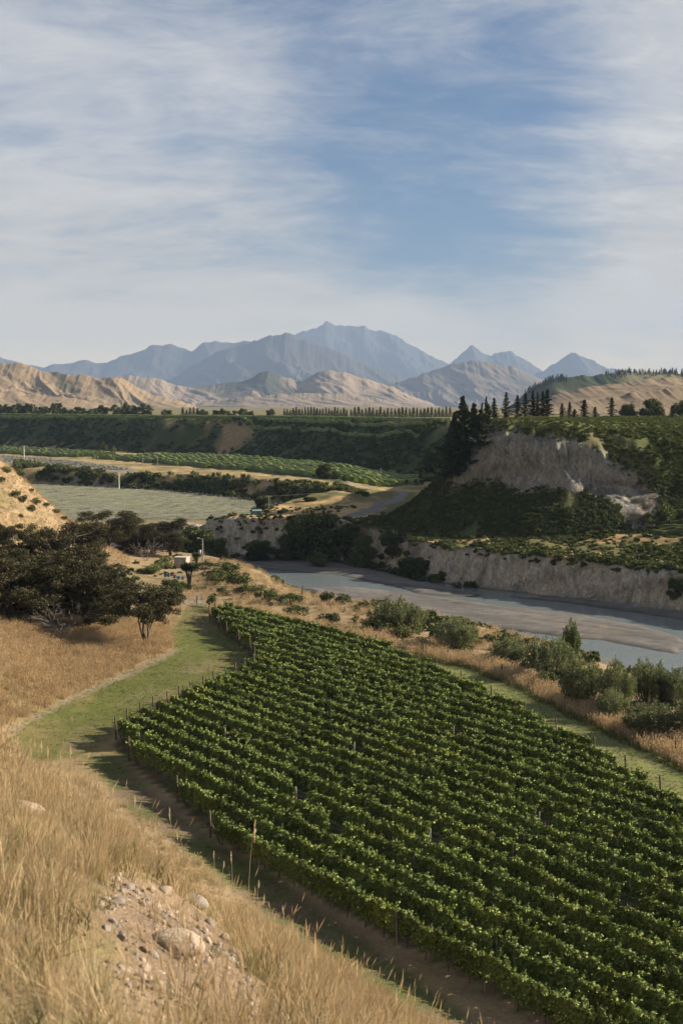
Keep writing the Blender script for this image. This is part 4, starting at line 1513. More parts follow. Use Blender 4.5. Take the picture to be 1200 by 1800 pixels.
KAN = [kanuka(s, 7.0, 3.8, 5, 0.08, 38000) for s in (1, 2, 3)]
KAN_OPEN = kanuka(9, 5.6, 3.4, 5, 0.42, 20000, 8)
# (base px, base row, distance or None, height px, label)
for i, (bx, by, D, hpx, wid, label) in enumerate([
        (24, 1092, None, 150, 1.25, 'dark olive tree at the left frame edge behind the golden grass'),
        (92, 1100, None, 140, 1.35, 'broad dark olive tree in the middle of the thicket at the golden grass edge'),
        (158, 1108, None, 125, 1.25, 'dark olive tree above the grey bare shrub, right front of the thicket'),
        (196, 1092, None, 92, 1.1, 'brownish olive tree at the right end of the thicket, left of the small forked tree'),
        (110, 1050, 186, 122, 1.2, 'dark tree rising highest at the back of the thicket below the tan hill'),
        (35, 1040, 190, 92, 1.0, 'spreading dark tree standing against the tan hillside at the far left'),
        (150, 1050, 180, 82, 1.2, 'dark rounded tree at the back right of the thicket'),
        (188, 985, 236, 74, 1.5, 'wide dark tree behind the thicket, below the grey young vineyard'),
        (232, 985, 248, 52, 1.4, 'low dark tree between the two wide trees behind the thicket'),
        (268, 992, 250, 66, 1.6, 'wide brown dark tree to the left of the small pale shed'),
        (298, 992, 246, 48, 1.2, 'dark tree right behind the small pale shed')]):
    x, y, z = hit(bx, by) if D is None else stand(bx, D)
    s = size_px(y, hpx) / 7.0
    place('olive_tree', label, 'tree', KAN[i % 3], (x, y, z - 0.1), i * 1.7, (s * wid, s * wid, s), 'dark olive trees below the tan hill')
x, y, z = hit(258, 1130)
place('forked_tree', 'small dark tree with many bare forked trunks beside the mown track', 'tree', KAN_OPEN, (x, y, z - 0.05), 0.6, (size_px(y, 112) / 5.6 * 1.05,) * 2 + (size_px(y, 112) / 5.6,))
DS = dead_shrub(4, 3.2, 2.4)
x, y, z = hit(112, 1122)
place('dead_shrub', 'bare grey leafless shrub in front of the dark thicket', 'shrub', DS, (x, y, z), 0.4, size_px(y, 85) / 3.2)
place('dead_shrub', 'bare grey twiggy shrub among the dark trees left of the shed', 'shrub', DS, stand(255, 236), 2.4, size_px(236, 46) / 3.2)
place('dead_shrub', 'bare twiggy shrub at the foot of the tan hill behind the thicket', 'shrub', DS, stand(92, 204), 1.4, size_px(204, 62) / 3.2)

# small shrubs over the near ground
SH = [bush(s, 1.8, 1.5, L_SHR, 1500, 16, (0.09, 0.18)) for s in range(4)]
SHL = [bush(10 + s, 1.8, 1.5, L_SHL, 1500, 16, (0.09, 0.18)) for s in range(2)]
for i, (bx, by, w, lab) in enumerate([
        (12, 832, 17, 'dark round bush highest on the tan hillside at the left edge'), (3, 848, 14, 'bush cut by the left frame edge near the top of the tan hill'),
        (36, 838, 14, 'green bush on the ridge of the tan hillside'), (28, 876, 19, 'large dark bush on the face of the tan hillside'),
        (41, 884, 17, 'dark bush touching the large bush on the tan hillside'), (64, 888, 16, 'dark bush halfway down the tan hillside ridge'),
        (57, 900, 17, 'bright green bush low on the tan hillside'), (82, 892, 13, 'bush on the ridge edge of the tan hillside above the dark trees'),
        (37, 911, 10, 'small lone bush low on the tan hillside'), (56, 866, 10, 'small bush on the ridge between two larger hillside bushes'),
        (100, 903, 13, 'bush on the lower ridge of the tan hillside'), (113, 915, 12, 'lowest bush on the ridge of the tan hillside'),
        (128, 1210, 15, 'small dark tussock standing alone on the golden grass fan'), (6, 1330, 34, 'dark green bush at the left frame edge beside the mown track')]):
    x, y, z = hit(bx, by)
    place('shrub', lab, 'shrub', (SH if i % 5 else SHL)[i % 4 if i % 5 else i % 2], (x, y, z - 0.05), None, size_px(y, w) / 1.7, 'bushes on the left slopes')

# river bank shrubs and the shed corner
for i, (bx, by, D, w, hpx, k, lab) in enumerate([
        (468, 1058, None, 44, 26, 0, 'low dark shrub on the bank nearest the river bend'), (508, 1062, None, 50, 24, 0, 'wide low green shrub in the dry grass of the river bank'),
        (452, 1045, None, 30, 22, 1, 'pale green shrub at the river bend above the water'), (575, 1062, None, 26, 28, 0, 'slim young tree like shrub beside the river gravel'),
        (604, 1062, None, 30, 22, 0, 'dark shrub right of the slim young one on the river bank'), (520, 1080, None, 44, 20, 0, 'low rounded shrub just behind the first fence posts'),
        (578, 1098, None, 40, 26, 0, 'dark green shrub between the vineyard top and the river'), (664, 1112, None, 56, 30, 0, 'low dark broom shrub left of the willow clump'),
        (716, 1120, None, 60, 28, 1, 'low green broom shrub in front of the tall willow'), (400, 1012, None, 46, 30, 0, 'dark shrub at the river bend behind the cabbage tree'),
        (418, 1032, None, 44, 34, 0, 'rounded shrub on the bank below the utility pole'), (384, 1020, None, 36, 22, 1, 'pale shrub right of the forked cabbage tree'),
        (430, 1046, None, 32, 26, 1, 'olive shrub beside the blue water at the bend'), (378, 1028, None, 32, 24, 1, 'yellowish shrub in the grass below the shed'),
        (325, 1040, None, 26, 20, 0, 'small dark shrub under the forked cabbage tree'), (300, 1036, None, 36, 22, 0, 'bright green shrub in front of the blue bins'),
        (310, 1050, None, 26, 24, 0, 'dark shrub at the top of the mown track'), (390, 1046, None, 20, 18, 0, 'round dark shrub near the bare gatepost'),
        (372, 1068, None, 17, 28, 0, 'dark shrub wrapped round the gatepost at the vineyard top'), (290, 1000, None, 40, 26, 1, 'pale grey green shrub left of the shed'),
        (270, 1008, None, 40, 20, 1, 'low pale shrub in the grass left of the shed'), (360, 1000, None, 44, 16, 0, 'low green shrub at the foot of the utility pole'),
        (905, 1165, None, 40, 24, 0, 'dark broom shrub behind the fence left of the slim poplar'), (960, 1205, None, 46, 30, 0, 'dark green broom in the shade of the willows behind the fence'),
        (1170, 925, None, 40, 40, 0, 'dark shrub against the foot of the bluff at the right edge'), (1140, 924, None, 40, 24, 1, 'pale green shrub at the foot of the bluff')]):
    x, y, z = hit(bx, by) if D is None else stand(bx, D)
    sw, sh = size_px(y, w) / 1.75, size_px(y, hpx) / 1.45
    place('shrub', lab, 'shrub', (SHL if k else SH)[i % (2 if k else 4)], (x, y, z - 0.08), None, (sw, sw, sh), 'shrubs of the river bank')

CAB = cabbage(3, 4.0)
x, y, z = hit(334, 1034)
place('cabbage_tree', 'forked cabbage tree standing in front of the pale shed', 'tree', CAB, (x, y, z), 0.3, size_px(y, 46) / 4.0)
x, y, z = hit(346, 996)
place('cabbage_tree', 'smaller cabbage tree between the shed and the utility pole', 'tree', CAB, (x, y, z), 2.3, size_px(y, 25) / 4.0)

# willows along the river
WIL = [willow(s, 5.2, 5.0, 9000) for s in (1, 2, 3)]
for i, (bx, by, top, w, lab) in enumerate([
        (692, 1106, 1044, 92, 'grey green willow farthest up the river bank'), (722, 1106, 1058, 56, 'small willow leaning right of the farthest willow'), (800, 1140, 1078, 84, 'willow halfway along the bank, pale beside the blue water'),
        (898, 1164, 1116, 68, 'small willow left of the slim poplar'), (966, 1190, 1108, 88, 'broad willow hiding the foot of the slim poplar'),
        (1022, 1240, 1146, 82, 'dense willow right below the slim poplar'), (1080, 1250, 1152, 70, 'dark upright willow in the middle of the right hand clump'),
        (1136, 1236, 1146, 78, 'tallest pale willow of the right hand clump'), (1188, 1240, 1166, 84, 'willow at the right frame edge against the river'),
        (1076, 1266, 1205, 60, 'small grey willow in front of the dark upright one'), (1148, 1296, 1226, 108, 'low broad green willow nearest the dry grass strip'),
        (1218, 1300, 1216, 90, 'willow cut by the right frame edge above the fence')]):
    x, y, z = hit(bx, by)
    h = size_px(y, by - top)
    s = size_px(y, w) / 5.0
    place('willow', lab, 'tree', WIL[i % 3], (x, y, z - 0.1), i * 1.3, (s, s, h / 4.9), 'willows along the river bank')
PO = willow(21, 2.2, 6.5, 7000, L_POP)
x, y, z = hit(1002, 1168)
place('poplar', 'slim upright poplar rising above the willows', 'tree', PO, (x, y, z), 0, (size_px(y, 32) / 2.1,) * 2 + (size_px(y, 1168 - 1080) / 6.5,))

# trees under and on the river cliff
BT = [round_tree(s, 6, 6, 8000, L_SHR, 0.05) for s in (1, 2)]
BTL = round_tree(7, 6, 6, 5000, L_SHL, 0.02)
for i, (bx, D, top, w, k, lab) in enumerate([
        (560, 281.5, 896, 112, 0, 'great dark tree mass leaning against the river cliff'), (520, 281, 915, 60, 0, 'dark tree at the left side of the great cliff foot tree'), (606, 279, 918, 56, 0, 'dark tree at the right side of the great cliff foot tree'),
        (561, 270, 970, 44, 1, 'bright green round willow on the gravel under the cliff'), (350, 276, 922, 70, 0, 'dark round tree left of the river cliff end'),
        (383, 272, 946, 50, 0, 'pointed grey green tree in front of the cliff end'), (455, 280.5, 946, 60, 0, 'low dark tree at the foot of the pale cliff end'), (500, 281, 952, 50, 1, 'green shrubby tree between pale cliff and great dark tree'),
        (320, 282, 936, 50, 1, 'light green tree behind the dark trees near the shed'), (462, 322, 872, 40, 0, 'dark round tree behind the small teal hut'),
        (545, 316, 876, 28, 0, 'dark flat bush on the tan brink above the cliff'), (571, 398, 815, 36, 0, 'round tree standing before the green field'), (590, 394, 826, 22, 0, 'small tree touching the round one before the green field'),
        (606, 390, 834, 14, 0, 'smallest tree right of the pair before the green field'), (690, 266, 925, 50, 0, 'dark bush overhanging the cleft in the river cliff'),
        (640, 268, 940, 44, 0, 'dark shrub at the cliff foot beside the cleft'), (730, 255, 975, 60, 0, 'dark shrub clinging in the shaded cleft of the cliff'), (845, 247, 950, 40, 0, 'dark bush on the cliff brink where the pale face begins'),
        (1190, 211, 1010, 36, 0, 'dark shrub hanging on the pale cliff at the right edge')]):
    x, y, z = stand(bx, D)
    _, pyb = to_px(x, y, z)
    h = max(size_px(y, pyb - top), 1.2)
    s = size_px(y, w) / 5.6
    place('riverside_tree', lab, 'tree', BTL if k else BT[i % 2], (x, y, z - 0.3), i * 1.1, (s, s, h / 5.6), 'trees about the river cliff')

# conifers on the bluff
CON = [conifer(s, 6, 2.4, 2600, ragged=0.4) for s in (1, 2, 3)]
PINE = [conifer(11 + s, 8, 4.6, 7000, ragged=0.5, droop=-0.05, bare=0.04, lf=1.3) for s in range(2)]
pos = ['farthest left', 'second', 'third', 'fourth', 'fifth', 'sixth', 'seventh', 'eighth', 'ninth', 'tenth']
for i, (bx, top, w, D) in enumerate([(846, 709, 14, 310), (853, 697, 13, 313), (867, 699, 17, 308), (888, 689, 17, 309), (908, 694, 17, 308), (922, 691, 16, 311), (935, 687, 15, 309), (943, 689, 13, 314), (952, 687, 16, 310), (960, 684, 20, 309),
                                     (986, 708, 13, 309), (999, 705, 12, 312), (1008, 718, 14, 309), (1025, 702, 20, 310), (1044, 714, 15, 312), (1073, 698, 17, 309), (1179, 712, 16, 310)]):
    x, y, z = stand(bx, D)
    _, pyb = to_px(x, y, z)
    h = size_px(y, pyb - top)
    s = size_px(y, w) / 2.0
    lab = f'{ordinal(i + 1)} dark conifer from the left on the crest of the bluff' if i < 16 else 'last small conifer on the bluff crest near the right edge'
    place('conifer', lab, 'tree', CON[i % 3], (x, y, z - 0.2), i * 0.9, (s, s, h / 6), 'conifers on the bluff crest')
for i, (bx, by, top, w, lab) in enumerate([
        (812, 790, 699, 40, 'tall broad dark pine at the left end of the bluff'), (794, 838, 745, 44, 'dark pine low on the shaded left flank of the bluff'), (832, 790, 716, 38, 'dark pine just right of the tall broad one'),
        (818, 826, 752, 48, 'dark pine halfway down the left flank beside the rock'), (844, 796, 730, 40, 'dark pine next to the top corner of the rock face'), (784, 842, 772, 36, 'lowest dark pine at the foot of the left flank'),
        (806, 842, 782, 42, 'dark pine against the lower left edge of the rock face'), (856, 770, 712, 32, 'dark pine where flank and crest of the bluff meet'), (798, 806, 726, 40, 'dark pine left of the tall broad one on the flank')]):
    x, y, z = hit(bx, by)
    if y > 340:
        x, y, z = stand(bx, 300)
    h = size_px(y, by - top)
    s = size_px(y, w) / 4.9
    place('pine', lab, 'tree', PINE[i % 2], (x, y, z - 0.3), i * 1.4, (s, s, h / 8), 'pines on the bluff flank')
for i, (bx, top, w, lab) in enumerate([(1100, 708, 36, 'broad grey green tree behind the bluff crest'), (1144, 702, 44, 'widest rounded tree behind the bluff crest'), (1200, 700, 40, 'rounded tree behind the crest at the right edge')]):
    x, y, z = stand(bx, 420)
    _, pyb = to_px(x, y, z)
    place('broad_tree', lab, 'tree', BT[i % 2], (x, y, z - 0.3), i, (size_px(y, w) / 5.4,) * 2 + (size_px(y, pyb - top) / 5.6,), 'rounded trees behind the bluff')

# trees on the far terrace and its scarp
FARC = [conifer(30 + s, 10, 4.0, 1000, lf=1.5) for s in range(3)]
FARR = [round_tree(40 + s, 9, 7, 1500, L_SHR, 0.05, 1.9) for s in range(3)]


def far_trees(xs_, D, hpx, wpx, meshes, hm, wm, name, label, group, jit=0.25):
    for i, bx in enumerate(xs_):
        d = D + rng.normal(0, 8)
        x, y, z = stand(bx, d)
        h = size_px(y, hpx * rng.uniform(1 - jit, 1 + jit * 0.6))
        w_ = size_px(y, wpx * rng.uniform(0.8, 1.25))
        place(name, f'{ordinal(i + 1)} {label}', 'tree', meshes[i % len(meshes)], (x, y, z - 0.3), None, (w_ / wm, w_ / wm, h / hm), group)


far_trees(np.arange(500, 612, 5.2), 760, 17, 7.5, FARC, 10, 3.6, 'shelterbelt_conifer', 'dark conifer from the left in the dense middle shelterbelt of the far terrace', 'conifers of the middle shelterbelt')
far_trees(np.arange(617, 792, 6.4), 765, 17, 8.5, FARC, 10, 3.6, 'shelterbelt_conifer', 'conifer from the left in the looser shelterbelt line left of the bluff', 'conifers of the loose shelterbelt')
far_trees([322, 329, 335, 341, 348], 730, 18, 9, FARC, 10, 3.6, 'shelterbelt_conifer', 'conifer from the left in the tight clump alone on the terrace edge', 'conifer clump on the terrace edge')
far_trees([290, 298, 355, 362, 380, 392, 402, 412, 424, 432, 441, 476], 760, 14, 14, FARR, 8.5, 6.4, 'terrace_tree', 'rounded tree from the left on mid terrace about the conifer clump', 'rounded trees at mid terrace')
far_trees([-8, 4, 14, 25, 37, 48, 60, 72, 84, 95, 104, 116, 126, 137, 148, 160, 170, 182, 203, 214, 222, 232, 241, 252, 264], 860, 19, 18, FARR, 8.5, 6.4, 'terrace_tree', 'rounded tree from the left in the belt under the tan hills', 'trees under the left hills', 0.4)
for i, (bx, by, w, hpx, k, lab) in enumerate([
        (182, 797, 15, 19, 1, 'pale green round tree at the foot of the far scarp'), (199, 798, 13, 14, 1, 'smaller pale round tree right of the other at the scarp foot'),
        (652, 795, 18, 32, 0, 'tall thin pale trunked tree on the far scarp'), (752, 832, 22, 40, 0, 'dim tree on the scarp near the left flank of the bluff'), (328, 748, 14, 14, 0, 'dark bush on the edge of the far scarp below the conifer clump')]):
    x, y, z = hit(bx, by)
    place('scarp_tree', lab, 'tree', [BT[0], BTL][k], (x, y, z - 0.2), i, (size_px(y, w) / 5.4,) * 2 + (size_px(y, hpx) / 5.6,), 'trees on the far scarp')


# ------------------------------------------------------------------ scrub that covers slopes (stuff)
def scrub():
    def low(seed, material, n=160, w=1.6, h=1.1):
        d = bush(seed, w, h, material, n, 9, (0.22, 0.42))
        return d['crown']
    dark = src_collection('scrub_bushes', [low(s, L_SHR) for s in range(5)] + [low(9, L_SHL)])
    mixed = src_collection('heath_bushes', [low(20 + s, L_SHR, 260, 1.6, 0.9) for s in range(3)] + [low(30 + s, L_SHL, 260, 1.6, 0.8) for s in range(3)])
    crest = src_collection('crest_bushes', [low(40 + k, L_SHL, 220, 1.6, 0.8) for k in range(3)] + [low(44 + k, L_GRS, 220, 1.6, 0.7) for k in range(2)] + [low(47, L_SHR, 220, 1.6, 0.9)])
    # far scarp
    x, y = rand_in(60000, -330, 60, 420, 900)
    z, M = height(x, y)
    dt = M['dt']
    px, py = to_px(x, y, z)
    bare = soft(px, py, [(385, 742), (440, 742), (455, 760), (425, 785), (400, 800), (372, 802), (395, 770)], 6)
    cl = fbm(x / 11, y / 11, 401, 3)
    ok = (dt > -3) & (dt < 27) & (M['blf'] < 0.5) & (rng.random(len(x)) > bare * 0.92) & in_view(x, y, z) & (cl > -0.25)
    s = rng.uniform(0.6, 1.5, len(x)) * (1 + 0.7 * np.clip(cl, 0, 1)) * np.where(dt > 20, 0.75, 1.0)
    scatter('scarp_scrub', 'dark green scrub covering the scarp of the far terrace', np.stack([x, y, z - 0.1], 1)[ok], s[ok], dark, 0.15)
    # bushes between the two flats
    x, y = rand_in(26000, -170, 40, 340, 560)
    z, M = height(x, y)
    px, py = to_px(x, y, z)
    strip = soft(px, py, [(30, 815), (80, 822), (200, 832), (320, 838), (480, 848), (600, 856), (640, 864), (660, 880), (600, 892), (540, 886), (430, 874), (300, 861), (190, 857), (90, 848), (30, 832)], 3)
    road = sstep(6, 2, seg_dist(px, py, [(90, 835), (140, 845), (160, 850), (195, 860)]))
    rdw = sstep(5, 3, seg_dist(x, y, ROAD))
    ok = (rng.random(len(x)) < strip) & (road < 0.5) & (rdw < 0.5) & (M['dt'] < -3) & (fbm(x / 9, y / 9, 411, 3) > -0.3)
    s = rng.uniform(0.8, 1.9, len(x)) * (0.6 + 0.5 * sstep(640, 520, px))
    scatter('strip_scrub', 'dark scrub along the step between the grey young vineyard and the green field', np.stack([x, y, z - 0.1], 1)[ok], s[ok], dark, 0.12)
    # the bluff: its talus, flank and crest
    x, y = rand_in(90000, 0, 100, 245, 345)
    z, M = height(x, y)
    px, py = to_px(x, y, z)
    n1, n2 = fbm(x / 7, y / 7, 101, 4), fbm(x / 1.3, y / 1.3, 102, 3)
    rk = np.maximum(soft(px + n1 * 22, py + n1 * 12, P_ROCKB, 9), soft(px, py, P_ROCKC, 6))
    ok = (M['dt'] > -1) & (M['blf'] > 0.4) & (rng.random(len(x)) > rk * 1.0) & in_view(x, y, z)
    ok &= (fbm(x / 5, y / 5, 421, 3) > -0.42) | (z > 22)
    s = rng.uniform(0.28, 0.72, len(x)) * np.where(z > 22.5, 0.6, 1.0)
    src = mixed
    t1 = ok & (z < 12.5)
    scatter('talus_scrub', 'dark green scrub on the shaded lower slope of the bluff', np.stack([x, y, z - 0.1], 1)[t1], s[t1], dark, 0.2)
    t2 = ok & (z >= 12.5) & (rng.random(len(x)) < 0.75)
    scatter('crest_scrub', 'low green bracken and grass over the top of the bluff', np.stack([x, y, z - 0.1], 1)[t2], s[t2], crest, 0.2)
    # heath on the terrace above the river cliff
    x, y = rand_in(26000, -32, 75, 195, 310)
    z, M = height(x, y)
    px, py = to_px(x, y, z)
    tan = np.maximum(soft(px, py, [(960, 955), (1060, 945), (1130, 955), (1050, 968), (970, 970), (880, 962)], 10), soft(px, py, [(392, 912), (470, 890), (560, 893), (680, 878), (690, 905), (560, 925), (440, 925)], 8))
    cl = fbm(x / 6, y / 6, 431, 3)
    brink = sstep(5.5, 2.0, M['df'])
    rd = seg_dist(x, y, ROAD)
    ok = M['far'] & ~M['inr'] & (M['dt'] < 0) & (z > 0.2) & (M['sg'] < -2) & (rd > 3.2) & in_view(x, y, z)
    ok &= ((cl > 0.02 - 0.3 * brink) & (rng.random(len(x)) > tan * 0.9)) | (rng.random(len(x)) < 0.10)
    s = rng.uniform(0.4, 1.1, len(x)) * (0.8 + 0.5 * np.clip(cl, 0, 1))
    scatter('terrace_heath', 'low green heath and gorse on the terrace above the river cliff', np.stack([x, y, z - 0.1], 1)[ok], s[ok], mixed, 0.2)
    # plants at the shaded cliff foot and in its clefts
    x, y = rand_in(16000, -60, 34, 232, 296)
    z, M = height(x, y)
    n = fbm(x / 4, y / 4, 441, 3)
    k = sstep(4.0, 1.0, np.abs(M['sr'])) * sstep(30, 18, x)
    ok = (M['df'] < 5) & (rng.random(len(x)) < k * 0.5) & (n > 0.12) & (z > -5)
    s = rng.uniform(0.6, 1.5, len(x))
    scatter('cliff_foot_scrub', 'dark shrubs in the clefts and at the foot of the river cliff', np.stack([x, y, z - 0.1], 1)[ok], s[ok], dark, 0.3)
    # bank and shed corner, under the thicket
    x, y = rand_in(14000, -62, 40, 120, 265)
    z, M = height(x, y)
    px, py = to_px(x, y, z)
    shed = soft(px, py, [(240, 985), (300, 990), (400, 985), (440, 1020), (445, 1050), (400, 1055), (300, 1045), (250, 1015)], 12) * 0.22
    thick = soft(px, py, [(-40, 1010), (120, 990), (235, 1010), (225, 1085), (100, 1098), (-40, 1090)], 12) * 0.5
    bank = (M['dn'] < 20) & (z < -1.0) & (M['hill'] < 1)
    bank2 = (px > 620) & (M['dn'] < 34) & (seg_dist(x, y, [ground_pt(a_, b_, 1.0) for a_, b_ in FENCE_PX]) > 5) & (M['hill'] < 1)
    p = np.maximum(np.maximum(shed, thick), np.maximum(bank * 0.16, bank2 * 0.30))
    ok = ~M['inr'] & ~M['far'] & (rng.random(len(x)) < p) & in_view(x, y, z) & (fbm(x / 4, y / 4, 451, 3) > -0.2)
    s = rng.uniform(0.5, 1.2, len(x)) * np.where(shed > 0.05, 0.75, 1.0)
    scatter('bank_scrub', 'low mixed scrub on the river bank and under the trees', np.stack([x, y, z - 0.1], 1)[ok], s[ok], mixed, 0.15)
    # forest along the right hand ridge
    fr = src_collection('ridge_forest_trees', FARC_MESH)
    sil = [(900, 700), (920, 690), (960, 670), (1000, 662), (1060, 660), (1100, 655), (1200, 655), (1320, 646), (1600, 640)]
    n = 460
    px = np.concatenate([rng.uniform(1062, 1420, 340), rng.uniform(922, 992, 120)])
    zc = EYE + (YH - np.interp(px, [a[0] for a in sil], [a[1] for a in sil])) / F * 2000
    y = 2000 + rng.uniform(-28, 20, n)
    x = (px - 600) / F * 2000
    z = zc - np.abs(y - 2000) * 0.28 - 1.5
    scatter('ridge_forest', 'dark conifer forest along the skyline ridge at the right', np.stack([x, y, z], 1), rng.uniform(0.55, 1.0, n), fr, 0.05)


FARC_MESH = [c['crown'] for c in FARC]
scrub()


# ------------------------------------------------------------------ distant vineyards (rows too far to part)
def hedge_strip(a, b, h, w, seg, r):
    n = max(2, int(math.dist(a, b) / seg))
    V, Q = [], []
    a, b = np.array(a), np.array(b)
    d = (b - a) / np.linalg.norm(b - a)
    nrm = np.array([-d[1], d[0]])
    t = np.linspace(0, 1, n + 1)
    C = a + (b - a) * t[:, None]
    z, _ = height(C[:, 0], C[:, 1])
    for i in range(n + 1):
        j = r.normal(0, 0.10, 4)
        hh = h * (0.85 + 0.25 * r.random())
        ww = w * (0.8 + 0.4 * r.random())
        for k, (o_, zz) in enumerate(((-ww, 0.15), (-ww * 0.8, hh * 0.85), (0, hh), (ww * 0.8, hh * 0.85), (ww, 0.15))):
            p = C[i] + nrm * (o_ + j[k % 4])
            V.append((p[0], p[1], z[i] + zz + j[(k + 1) % 4] * 0.4))
    for i in range(n):
        for k in range(4):
            Q.append((i * 5 + k, i * 5 + k + 1, (i + 1) * 5 + k + 1, (i + 1) * 5 + k))
    return V, Q


def rows_object(name, label, lines, h, w, seg, material):
    r = np.random.default_rng(3)
    VV, QQ, TT = [], [], []
    for a, b in lines:
        V, Q = hedge_strip(a, b, h, w, seg, r)
        off = len(VV)
        VV += V
        QQ += [tuple(i + off for i in q) for q in Q]
    t = r.random(len(VV))
    o = mesh_obj(name, np.array(VV), np.array(QQ), material, attrs={'tint': t})
    o['kind'] = 'stuff'
    o['label'] = label
    return o


def clip_lines(poly, ang, sp, mask=None, step=2.0):
    """parallel rows inside a ground polygon"""
    d = np.array([math.cos(R(ang)), math.sin(R(ang))])
    n = np.array([-d[1], d[0]])
    A = np.array(poly)
    out = []
    for off in np.arange((A @ n).min() + sp / 2, (A @ n).max(), sp):
        s = np.arange((A @ d).min(), (A @ d).max(), step)
        P = n * off + s[:, None] * d
        ins = inside(P[:, 0], P[:, 1], poly)
        idx = np.where(ins)[0]
        if len(idx) < 3:
            continue
        for run in np.split(idx, np.where(np.diff(idx) > 1)[0] + 1):
            if len(run) > 2:
                out.append((P[run[0]], P[run[-1]]))
    return out


g2 = [ground_pt(*p, 5.4) for p in [(160, 805), (300, 801), (400, 804), (560, 819), (740, 834), (745, 846), (620, 848), (430, 828), (290, 815)]]
rows_object('green_vineyard', 'bright green vineyard field below the far scarp', clip_lines(g2, 114, 3.0), 1.7, 0.75, 1.6, L_FLD)
g1 = [ground_pt(*p, 5.4) for p in [(-150, 781), (0, 788), (185, 797.5), (205, 800), (130, 804.5), (0, 797), (-150, 789)]]
rows_object('green_vineyard', 'narrow green vineyard field at the far left under the scarp', clip_lines(g1, 114, 3.0), 1.7, 0.75, 2.0, L_FLD)
tl = []
for k in range(5):
    ln = [(-230, 845), (-104, 697), (-52, 659), (-10, 572), (28, 485)]
    ln = [(x + 3 * k, y + 6 * k) for x, y in ln]
    tl += list(zip(ln[:-1], ln[1:]))
rows_object('terrace_vineyard', 'thin line of vine rows along the edge of the far terrace', [(np.array(a), np.array(b)) for a, b in tl], 1.7, 0.6, 2.0, L_FLD)
te = [ground_pt(*p, 4.0) for p in [(1140, 934), (1215, 934), (1290, 950), (1290, 925), (1145, 924)]]
rows_object('terrace_vines', 'dark green trimmed vine rows on the terrace at the right edge', clip_lines(te, 178, 2.6), 1.3, 0.5, 0.8, L_SHR)


def young_vineyard():
    """posts and netted young vines on the grey flat"""
    r = np.random.default_rng(9)
    V, Q, T = [], [], []
    WV, WQ = [], []
    lines = clip_lines([(-110, 470), (-84, 453), (-54, 431), (-28, 395), (-12, 367), (-9, 358), (-18, 332), (-30, 318), (-75, 322), (-140, 330)], 58, 1.7)
    lines += clip_lines([ground_pt(*p, 5.0) for p in [(-150, 800), (0, 802), (110, 810), (235, 827), (200, 829), (60, 813), (-150, 812)]], 110, 1.8)
    for a, b in lines:
        L = np.linalg.norm(b - a)
        n = int(L / 2.6)
        t = (np.arange(n) + 0.5) / max(n, 1)
        C = a + (b - a) * t[:, None]
        if not n:
            continue
        z, _ = height(C[:, 0], C[:, 1])
        for (x, y), zz in zip(C, z):
            if r.random() < 0.2:
                continue
            x += r.normal(0, 0.33)
            h = r.uniform(0.4, 1.1)
            s = 0.045
            o_ = len(V)
            v, f = box_faces(x - s, x + s, y - s, y + s, zz, zz + h)
            V += v
            Q += [tuple(i + o_ for i in q) for q in f[1:]]
        if True:
            hv, hq = hedge_strip(a, b, 0.26, 0.16, 3.0, r)
            o_ = len(WV)
            WV += hv
            WQ += [tuple(i + o_ for i in q) for q in hq]
    o = mesh_obj('young_vineyard_posts', np.array(V), np.array(Q), GUARD)
    tag(o, 'pale posts standing in rows on the grey flat across the river', kind='stuff')
    o = mesh_obj('young_vines', np.array(WV), np.array(WQ), L_GUARD, attrs={'tint': r.random(len(WV))})
    tag(o, 'low rows of young vines on the grey flat across the river', kind='stuff')


young_vineyard()


# ------------------------------------------------------------------ fence, poles, shed and small things
def fence():
    g = [hit(px, py + 13) for px, py in FENCE_PX]
    e = link_obj('wire_fence', None, loc=g[0])
    tag(e, 'wire fence with dark wooden posts along the dry grass strip above the river', 'fence')
    fp = post_mesh(1.18, 0.075, POSTW)
    tops = []
    o0 = np.array(g[0])
    for p in g:
        q = np.array(p) - o0
        link_obj('post', fp, e, tuple(q), (R(rng.normal(0, 2)), R(rng.normal(0, 2)), rng.random() * 6), (1, 1, rng.uniform(0.92, 1.1)))
        tops.append(q)
    for hz_ in (0.35, 0.65, 0.98):
        pts = [t + np.array([0.0, 0.05, hz_]) for t in tops]
        V, q = tube([(pts, [0.006] * len(pts))], 3)
        link_obj('wire', new_mesh('wire', V, q, METAL), e)


fence()


def simple_posts(lst):
    for px, py, hpx, lab in lst:
        x, y, z = hit(px, py)
        o = link_obj('wooden_post', post_mesh(size_px(y, hpx), 0.085, POSTW, 'wooden_post'), None, (x, y, z), (R(rng.normal(0, 2)), R(rng.normal(0, 2)), 0))
        tag(o, lab, 'post', 'single posts')


simple_posts([(346, 1060, 14, 'lone dark post where the mown track meets the gravel'), (369, 1084, 16, 'gatepost at the top corner of the vineyard'), (531, 1046, 16, 'thin post on the river bank near the water')])


